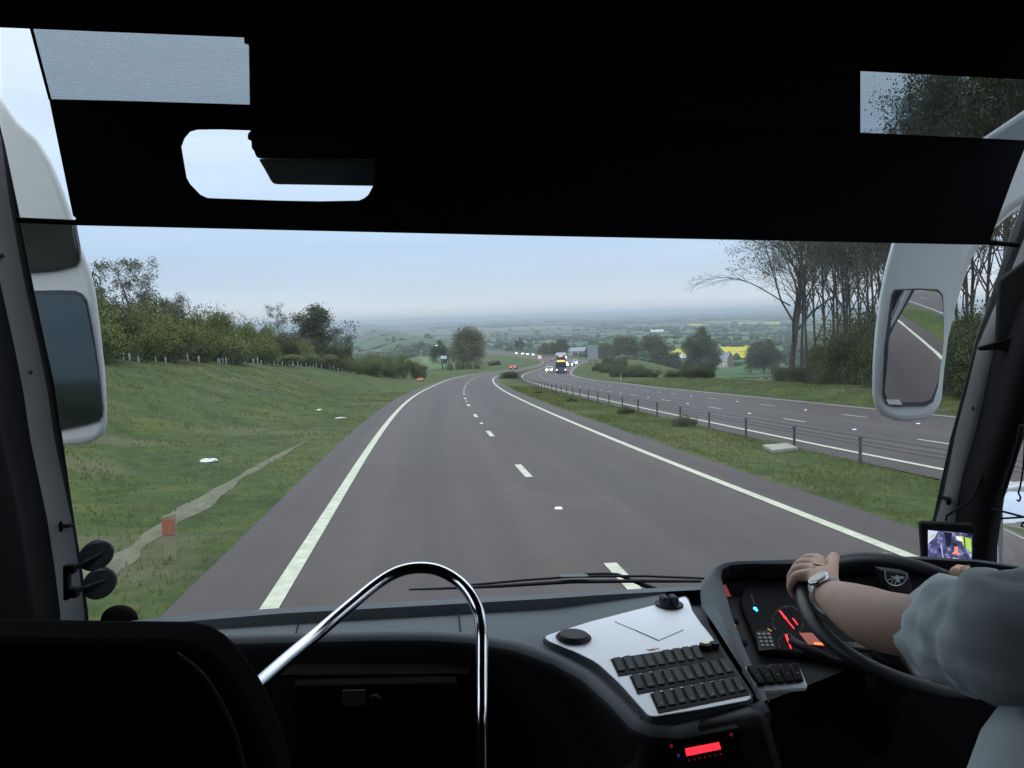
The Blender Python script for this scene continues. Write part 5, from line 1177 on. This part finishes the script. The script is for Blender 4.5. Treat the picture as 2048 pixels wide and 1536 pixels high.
for d0 in (200, 340, 250, 290):
    mb = Mb(); mb.tube([WP(d0, .205, 0), WP(d0, .14, -.03), WP(d0, .05, -.055)], [.013, .017, .024], 8, flat=.5); mb.build('spoke', M_hub, wheel, smooth=True)
mb = Mb(); mb.disc(wc-wnn*.08, wnn, .085, .035, 32, taper=.85); mb.build('hub', M_hub, wheel, bevel=.01)
mb = Mb(); mb.tube([wc-wnn*.08, wc-wnn*.5+Vector((0, .05, 0))], .05, 16); mb.build('steering_column', M_black, wheel, smooth=True)
mb = Mb(); mb.tube([I(1582, 1281, .05), I(1612, 1296, .06), I(1668, 1322, .06), wc-wnn*.12], [.009, .010, .009, .012], 8); mb.build('indicator_stalk', M_dark_pl, wheel, smooth=True)
# half-round emblem with spokes on the dark box beyond the wheel
ya = 1.86
mb = Mb(); mb.prism([P(u, v, ya+.004) for u, v in ((1766, 1140), (1818, 1146), (1830, 1200), (1780, 1200))], Vector((0, .04, 0))); card = mb.build('card_reader', M_dark_pl, coach, bevel=.004)
M_sil = mat('silver_print', (.55, .60, .62), .35, .3)
def arc(c, r, a0, a1, n=14, sq=.92): return [(c[0]+r*math.cos(math.radians(a0+(a1-a0)*k/n)), c[1]+sq*r*math.sin(math.radians(a0+(a1-a0)*k/n))) for k in range(n+1)]
ec = (1792, 1151)
mb = Mb(); mb.tube([P(u, v, ya) for u, v in arc(ec, 22, 188, -5 if False else 8, 14)] if False else [P(u, v, ya) for u, v in [(1770, 1142)]+arc(ec, 22, 165, 5)+[(1813, 1148)]], .0010, 6)
for dx in (-9, -1, 8): mb.tube([P(1795+dx*.3, 1152, ya), P(1791+dx*1.1, 1169, ya)], .0009, 6)
mb.prism([P(u, v, ya-.001) for u, v in ((1781, 1152), (1790, 1154), (1794, 1150), (1799, 1154), (1810, 1153), (1800, 1158), (1796, 1166), (1791, 1158))], Vector((0, .002, 0)))
for a0 in (150, 100, 60, 25): q = arc(ec, 20, a0, a0+1, 1); mb.tube([P(*q[0], ya), P(1795, 1154, ya)], .0006, 5)
mb.build('emblem', M_sil, card)
mb = Mb(); mb.ball(P(1778, 1112, 1.97), (.022, .016, .011), 14); mb.build('holder_dome', mat('dome_grey', (.12, .14, .15), .15), coach, smooth=True)

# floor, walls, roof of the saloon, rear
mb = Mb(); mb.box((-1.02, -3.2, -1.45), (1.52, 2.15, -1.40)); mb.build('floor', M_lin, coach)
mb = Mb(); mb.box((-1.02, -3.2, 1.02), (1.52, 1.95, 1.07)); mb.build('roof', M_lin, coach)
mb = Mb(); mb.box((-1.02, -3.26, -1.4), (1.52, -3.2, 1.02)); mb.build('rear_partition', M_lin, coach)
for nm, x0, x1, zb in (('side_wall', -1.07, -1.02, -.30), ('side_wall', 1.52, 1.57, -.56)):
    mb = Mb(); mb.box((x0, -3.2, -1.40), (x1, 1.9 if x0 < 0 else 2.16, zb)); mb.box((x0, -3.2, .62), (x1, 1.86, 1.02))
    mb.box((x0+.001, -3.19, zb+.001), (x1-.001, 1.02 if x0 < 0 else -.2, .619))  # unseen window bays walled up to darken the saloon, openings left toward the front

    mb.build(nm, M_lin, coach)
mb = Mb(); mb.box((-1.02, 2.10, -1.40), (1.52, 2.16, ZD-.12)); mb.build('front_panel', M_black, coach)
# second outside mirror seen through the driver's window, and the cords hanging in front of it
m2o = [(1998, 985), (2008, 974), (2040, 969), (2120, 972), (2140, 1000), (2140, 1190), (2120, 1200), (1996, 1200), (1992, 1100)]
dm = shell('wing_mirror', m2o, 2.42, .08, M_shell, rim=.01, dir_=(.8, 1, 0), label='small white door mirror seen through the side window')
g4 = [(2000, 990), (2012, 980), (2120, 982), (2130, 1000), (2130, 1185), (2000, 1185)]
cg = P(2040, 1080, 2.41); tg4 = Vector((cg.x+16, -60, -3.5)); n4 = ((tg4-cg).normalized()-cg.normalized()).normalized()
mirror_glass(g4, 2.41, 'mirror_glass', dm, n4, shrink=.97, curve=1.3)
mb = Mb(); mb.prism([P(u, v, 2.38) for u, v in ((1981, 1010), (1994, 1000), (1999, 1155), (1978, 1155))], Vector((0, .03, 0))); mb.build('mirror_edge', M_shell, dm, bevel=.002)
def cord(pts, r, x=1.45, nm='hanging_cord'):
    mb = Mb(); mb.tube(smooth_path([PX(u, v, x) for u, v in pts], 4), r, 6); return mb.build(nm, M_black, coach, smooth=True)
cord([(2044, 850), (2036, 890), (2026, 925), (2013, 965), (2006, 995)], [.006]*14+[.004, .002, .001]); cord([(2050, 870), (2047, 930), (2040, 975), (2037, 985), (2041, 995), (2038, 1002), (2034, 1000)], .0022)
cord([(1984, 1018), (2010, 1024), (2040, 1032), (2070, 1040)], .0028); cord([(1994, 1037), (2020, 1036), (2048, 1034), (2080, 1030)], .0028); cord([(2056, 1040), (2046, 1046), (2043, 1052), (2047, 1054)], .0022)

# seat in front of us, bottom left
so = [(-200, 1290), (0, 1295), (200, 1297), (330, 1298), (372, 1306), (405, 1325), (435, 1352), (462, 1388), (486, 1425), (505, 1462), (522, 1500), (540, 1545), (560, 1640), (600, 1900), (-260, 1900)]
ys_ = .82; mb = Mb(); mb.prism([P(u, v, ys_) for u, v in so], Vector((0, .11, 0))); seat = mb.build('passenger_seat', M_seat, coach, bevel=.03, seg=5, label='black fabric seat back in front of the camera')
mb = Mb(); mb.tube(smooth_path([P(u, v, ys_-.004) for u, v in ((350, 1310), (400, 1350), (440, 1410), (470, 1480), (490, 1560))], 4), .004, 6); mb.build('piping', mat('piping_brown', (.008, .004, .004), .9), seat, smooth=True)

# monitor on the right pillar
mon = empty('monitor', 'small black monitor on the right pillar showing the saloon camera picture', 'monitor', mtx=BM)
mq = [P(1842, 1047, 1.98), P(1951, 1051, 1.94), P(1944, 1131, 1.94), P(1848, 1128, 1.98)]
mnn = (mq[1]-mq[0]).cross(mq[3]-mq[0]).normalized(); mnn = mnn if mnn.y < 0 else -mnn
def MQ(u, v, h=0): return PP(u, v, mq[0]+mnn*h, mnn)
mb = Mb(); mb.prism([MQ(u, v) for u, v in ((1842, 1049), (1845, 1046), (1948, 1050), (1951, 1053), (1945, 1128), (1942, 1131), (1851, 1128), (1847, 1124))], -mnn*.03); mb.build('casing', M_black, mon, bevel=.004)
mb = Mb(); mb.tube([MQ(1915, 1125, -.02), MQ(1925, 1175, -.06), P(1930, 1240, 1.9)], .012, 8); mb.build('bracket', M_black, mon, smooth=True)
def scrmat():
    m = bpy.data.materials.new('screen_picture'); m.use_nodes = True; nt = m.node_tree; b = nt.nodes['Principled BSDF']; N = nt.nodes.new; L = nt.links.new
    t = N('ShaderNodeTexCoord'); n = N('ShaderNodeTexNoise'); n.inputs['Scale'].default_value = 60; n.inputs['Detail'].default_value = 6; L(t.outputs['Object'], n.inputs[0])
    r = N('ShaderNodeValToRGB'); e = r.color_ramp.elements; e[0].position = .35; e[0].color = (.015, .015, .05, 1); e[1].position = .72; e[1].color = (.5, .5, .85, 1); k = e.new(.55); k.color = (.10, .11, .26, 1)
    L(n.outputs[0], r.inputs[0]); L(r.outputs[0], b.inputs['Emission Color']); b.inputs['Emission Strength'].default_value = 1.0; b.inputs['Base Color'].default_value = (.01, .01, .01, 1); b.inputs['Roughness'].default_value = .2; return m
sq = lambda s_, t_: (1856+s_*89+(-2*t_*s_), 1060+7.5*s_+t_*(56-s_*2))
mb = Mb(); mb.prism([MQ(*sq(*p), .0008) for p in ((0, 0), (1, 0), (1, 1), (0, 1))], mnn*.0006); scr = mb.build('screen', scrmat(), mon)
def pic(pts, c, s, h): mb = Mb(); mb.prism([MQ(*sq(*p), h) for p in pts], mnn*.0003); mb.build('picture_patch', em('picture', c, s), scr)
pic([(.0, .0), (.22, .02), (.16, .22), (.0, .5)], (.62, .62, .85), .9, .0016); pic([(.05, .2), (.16, .1), (.17, .16), (.05, .3)], (.45, .62, .12), .8, .0020)
pic([(.70, .10), (.98, .20), (.985, .72), (.80, .45)], (.38, .58, .10), 1.0, .0016); pic([(.62, .12), (.76, .16), (.78, .32), (.66, .28)], (.9, .85, .75), .9, .0020); pic([(.80, .14), (.83, .14), (.86, .55), (.83, .5)], (.03, .03, .06), .5, .0024)
pic([(.36, .02), (.54, .02), (.52, .5), (.42, .55)], (.02, .02, .06), .4, .0019); pic([(.60, .52), (.68, .52), (.68, .68), (.74, .80), (.54, .80), (.60, .68)], (.85, .28, .18), .9, .0020); pic([(.57, .93), (.73, .95), (.73, .99), (.57, .98)], (.9, .9, .95), 1.0, .0020)
pic([(.28, .5), (.31, .5), (.36, .97), (.34, .97)], (.5, .5, .8), .8, .0020); pic([(.82, .5), (.96, .78), (.985, .72), (.98, .85)], (.75, .8, .8), .8, .0020)

# ------------------------------------------------------------------ the driver
M_skin = mat('skin', (.52, .35, .26), .55, spec=.35, noise=(14, .12), bump=(90, .25, .003))
M_shirt = mat('shirt_cotton', (.60, .68, .68), .9, spec=.1, noise=(8, .08), bump=(30, .35, .006)); M_trou = mat('trousers', (.012, .013, .016), .9, spec=.1); M_hair = mat('hair', (.05, .035, .025), .8)
sh_l, sh_r = Vector((.83, .98, -.345)), Vector((1.24, .90, -.30))
elb = P(1762, 1244, 1.36); wri = P(1655, 1190, 1.60)
nodes = []; edg = []
def nd(p, r, par=None):
    nodes.append((Vector(p), r)); i = len(nodes)-1
    if par is not None: edg.append((par, i))
    return i
pel = nd((1.0, .88, -.78), .15); sp1 = nd((1.0, .90, -.60), .14, pel); sp2 = nd((1.03, .88, -.42), .15, sp1); ch = nd((1.03, .90, -.30), .13, sp2); nk = nd((1.03, .88, -.17), .06, ch); hd0 = nd((1.03, .89, -.07), .075, nk); hd1 = nd((1.03, .90, .03), .088, hd0); hd2 = nd((1.03, .88, .10), .07, hd1)
for side, kx, fx in ((-1, .84, .86), (1, 1.22, 1.20)):
    hp = nd((1.03+side*.10, .76, -.80), .10, pel); kn = nd((kx, 1.28, -.80), .072, hp); ft = nd((fx, 1.52, -1.26), .045, kn); nd((fx, 1.70, -1.33), .035, ft)
sl = nd(sh_l, .066, ch); ua = nd(sh_l.lerp(elb, .5)+Vector((0, 0, -.012)), .052, sl); el = nd(elb, .058, ua); f1 = nd(elb.lerp(wri, .32), .056, el); f2 = nd(elb.lerp(wri, .68), .044, f1); wr = nd(wri, .033, f2)
w0 = WP(139); rad = (w0-wc).normalized()
palm = nd(wri.lerp(w0+wnn*.03-rad*.012, .45), .036, wr)
fing = []
for k, (deg, L_, r_) in enumerate(((129, .95, .0120), (135.6, 1.03, .0125), (142.2, 1.0, .0122), (148.8, .85, .0112))):
    b = WP(deg); rd = (b-wc).normalized()
    mc = nd(nodes[palm][0].lerp(b-rd*.004+wnn*.034, .5)+wnn*.004, .0195, palm); kn_ = nd(b-rd*.004+wnn*.034, r_+.0045, mc); a1 = nd(b+rd*.026*L_+wnn*.022, r_+.001, kn_); a2 = nd(b+rd*.033*L_-wnn*.006, r_, a1); a3 = nd(b+rd*.016-wnn*.030*L_, r_*.9, a2); nd(b-rd*.004-wnn*.034*L_, r_*.75, a3)
th0 = nd(palm and nodes[palm][0].lerp(WP(118, .198, .024), .5)+Vector((.008, -.006, .002)), .016, palm); th1 = nd(WP(118, .194, .024), .0145, th0); nd(WP(111, .206, .025), .0135, th1)
sr = nd(sh_r, .075, ch); e_r = Vector((1.36, 1.18, -.50)); er = nd(e_r, .045, nd(sh_r.lerp(e_r, .5), .055, sr)); w1_ = WP(20, .2, .02); wr2 = nd(e_r.lerp(w1_, .85), .029, nd(e_r.lerp(w1_, .4), .042, er)); pm2 = nd(w1_+Vector((0, -.01, .015)), .03, wr2)
for deg in (8, 17, 26, 35):
    b = WP(deg); rd = (b-wc).normalized(); k0 = nd(b+wnn*.03, .012, pm2); k1 = nd(b+rd*.03+wnn*.01, .011, k0); nd(b+rd*.015-wnn*.025, .009, k1)
nd(WP(38, .19, .03), .012, pm2)
me = bpy.data.meshes.new('person'); me.from_pydata([n_[0] for n_ in nodes], edg, []); bo = bpy.data.objects.new('person', me); COL.objects.link(bo)
md = bo.modifiers.new('skin', 'SKIN'); md.use_smooth_shade = True
for i, n_ in enumerate(nodes): me.skin_vertices[0].data[i].radius = (n_[1], n_[1])
me.skin_vertices[0].data[0].use_root = True
sb_ = bo.modifiers.new('sub', 'SUBSURF'); sb_.levels = 2; sb_.render_levels = 2
dg = bpy.context.evaluated_depsgraph_get(); me2 = bpy.data.meshes.new_from_object(bo.evaluated_get(dg)); bpy.data.objects.remove(bo)
me2.materials.clear(); me2.materials.append(M_skin); me2.shade_smooth()
# face: nose, brow, chin and ears pulled out of the same surface
for v in me2.vertices:
    c = v.co
    if c.z > -.14:
        if abs(c.x-1.03) < .018 and c.y > .93 and -.03 < c.z < .035: v.co.y += .022
        if abs(c.x-1.03) < .03 and c.y > .93 and -.10 < c.z < -.07: v.co.y += .008
        if .018 < abs(c.x-1.03) < .045 and c.y > .93 and .02 < c.z < .045: v.co.y -= .008
driver = bpy.data.objects.new('person', me2); COL.objects.link(driver); driver.matrix_world = BM
tag(driver, 'driver in a blue-grey short-sleeved shirt and steel watch, left hand on the steering wheel', 'person')
def clothloft(rings, n=40, amp=.004, seed=0):
    """rings: centre, u axis, v axis, ru, rv; returns verts, faces of an open tube with folds"""
    r = random.Random(seed); ph = [r.uniform(0, 6.28) for _ in range(6)]; V = []; F = []
    for j, (c, u, v, ru, rv) in enumerate(rings):
        for k in range(n):
            a = 2*math.pi*k/n; d = amp*(math.sin(3*a+ph[0]+j*.75)+.7*math.sin(5*a+ph[1]-j*1.1)+.6*math.sin(2*a+ph[2]+j*1.7)+.35*math.sin(11*a+ph[3]+j*.4)+(.25*max(0, 1-j/4)*math.sin(15*a+ph[4])))
            V.append(c+u*(ru+d)*math.cos(a)+v*(rv+d)*math.sin(a))
    for j in range(len(rings)-1):
        for k in range(n): F.append((j*n+k, j*n+(k+1) % n, (j+1)*n+(k+1) % n, (j+1)*n+k))
    return V, F
def arm_rings(path, rads, k=5):
    pts = smooth_path([Vector(p) for p in path], k); n = len(pts); out = []
    for i, p in enumerate(pts):
        t = (pts[min(i+1, n-1)]-pts[max(i-1, 0)]).normalized(); v = (Vector((0, 0, 1))-t*t.z).normalized(); u = t.cross(v)
        f_ = i/(n-1)*(len(rads)-1); j = min(int(f_), len(rads)-2); q = f_-j; ru = rads[j][0]*(1-q)+rads[j+1][0]*q; rv = rads[j][1]*(1-q)+rads[j+1][1]*q; out.append((p, u, v, ru, rv))
    return out
mb = Mb()
cuff = P(1888, 1262, 1.24)
rr_ = arm_rings([cuff, P(1932, 1266, 1.14), P(1985, 1270, 1.05), P(2050, 1270, .97), Vector((.90, .90, -.33)), Vector((.99, .86, -.33))], [(.071, .080), (.071, .082), (.073, .083), (.076, .084), (.080, .086), (.08, .09)])
V, F = clothloft(rr_, 44, .0044, 3)
# hem: the sleeve turns in on itself
hem = [Vector(V[i])*1 for i in range(44)]; cin = rr_[0][0]; mb.add([cin+(p-cin)*.93+(rr_[1][0]-cin)*.35 for p in hem]+hem, [(k, (k+1) % 44, 44+(k+1) % 44, 44+k) for k in range(44)]); mb.add(V, F)
rr2_ = arm_rings([Vector((1.37, 1.20, -.50)), Vector((1.31, 1.06, -.42)), Vector((1.22, .92, -.34)), Vector((1.08, .86, -.33))], [(.07, .075), (.078, .085), (.085, .095), (.08, .09)]); V, F = clothloft(rr2_, 36, .004, 5); mb.add(V, F)
X_, Y_ = Vector((1, 0, 0)), Vector((0, 1, 0)); tr__ = [(Vector((1.03, .86, -.145)), X_, Y_, .070, .068), (Vector((1.03, .86, -.175)), X_, Y_, .085, .085), (Vector((1.03, .855, -.215)), X_, Y_, .16, .105), (Vector((1.03, .85, -.25)), X_, Y_, .215, .12), (Vector((1.03, .90, -.32)), X_, Y_, .225, .14), (Vector((1.02, .93, -.42)), X_, Y_, .24, .17), (Vector((1.0, .95, -.53)), X_, Y_, .265, .21), (Vector((.99, .96, -.64)), X_, Y_, .285, .24), (Vector((.98, .96, -.74)), X_, Y_, .30, .25), (Vector((.98, .94, -.84)), X_, Y_, .30, .25)]
V, F = clothloft(tr__, 48, .005, 9); mb.add(V, F)
shirt = mb.build('shirt', M_shirt, None, smooth=True, recalc=False); shirt.parent = driver
# trousers
mb = Mb()
for side, kx in ((-1, .84), (1, 1.22)):
    V, F = clothloft(arm_rings([(1.03+side*.10, .70, -.80), (1.03+side*.13, .98, -.79), (kx, 1.28, -.79), (kx+side*.01, 1.38, -.95), (kx+side*.01, 1.50, -1.22)], [(.12, .115), (.105, .10), (.092, .09), (.085, .085), (.075, .08)]), 28, .004, 7+side); mb.add(V, F)
tz = mb.build('trousers', M_trou, None, smooth=True, recalc=False); tz.parent = driver
mb = Mb(); V = []; mb.ball(Vector((1.03, .862, .07)), (.094, .105, .098), 16); hr = mb.build('hair', M_hair, None, smooth=True); hr.parent = driver
mb = Mb(); ax = (wri-elb).normalized()
# watch: bracelet round the wrist and a round face on the back of it
wcn = wri-ax*.006; uu = ax.cross(Vector((0, 0, 1))).normalized(); vv = uu.cross(ax)
M_wsteel = mat('watch_steel', (.62, .64, .68), .22, .95); M_face = mat('watch_face', (.62, .62, .52), .35)
V = []; F = []; n1 = 28
for k in range(n1):
    a = 2*math.pi*k/n1; d = math.cos(a)*uu+math.sin(a)*vv; lk = .0006*(k % 2)
    for (rr, ll_) in ((.0335, -.009), (.0375+lk, -.0085), (.0375+lk, .0085), (.0335, .009)): V.append(wcn+d*rr+ax*ll_)
for k in range(n1):
    for q in range(4): F.append((k*4+q, k*4+(q+1) % 4, ((k+1) % n1)*4+(q+1) % 4, ((k+1) % n1)*4+q))
mb.add(V, F); band = mb.build('watch_strap', M_wsteel, None); band.parent = driver
wd = (-wcn.normalized()*.75+Vector((-.25, 0, .75))).normalized(); wd = (wd-ax*wd.dot(ax)).normalized()
mb = Mb(); mb.disc(wcn+wd*.0355, wd, .0225, .008, 28); wb = mb.build('watch_case', M_wsteel, None, bevel=.002); wb.parent = driver
mb = Mb(); mb.disc(wcn+wd*.0437, wd, .0185, .0008, 28); mb.build('watch_dial', M_face, wb)
# driver's seat: only its edge can show
mb = Mb(); mb.box((.78, .50, -.98), (1.28, 1.12, -.88)); mb.box((.80, .42, -.96), (1.26, .56, -.10)); mb.build('driver_seat', M_seat, coach, bevel=.04, seg=4)

# ------------------------------------------------------------------ haze
def haze():
    mb = Mb(); mb.box((-42000, -900, -140), (42000, 46000, 27)); m = bpy.data.materials.new('haze'); m.use_nodes = True; nt = m.node_tree; nt.nodes.clear()
    o = nt.nodes.new('ShaderNodeOutputMaterial'); v = nt.nodes.new('ShaderNodeVolumePrincipled'); v.inputs['Color'].default_value = (.55, .62, .68, 1); v.inputs['Density'].default_value = HAZE; v.inputs['Anisotropy'].default_value = .2
    nt.links.new(v.outputs[0], o.inputs['Volume']); h = mb.build('haze', m); h['kind'] = 'stuff'; return h
HAZE = 0.00020
haze()
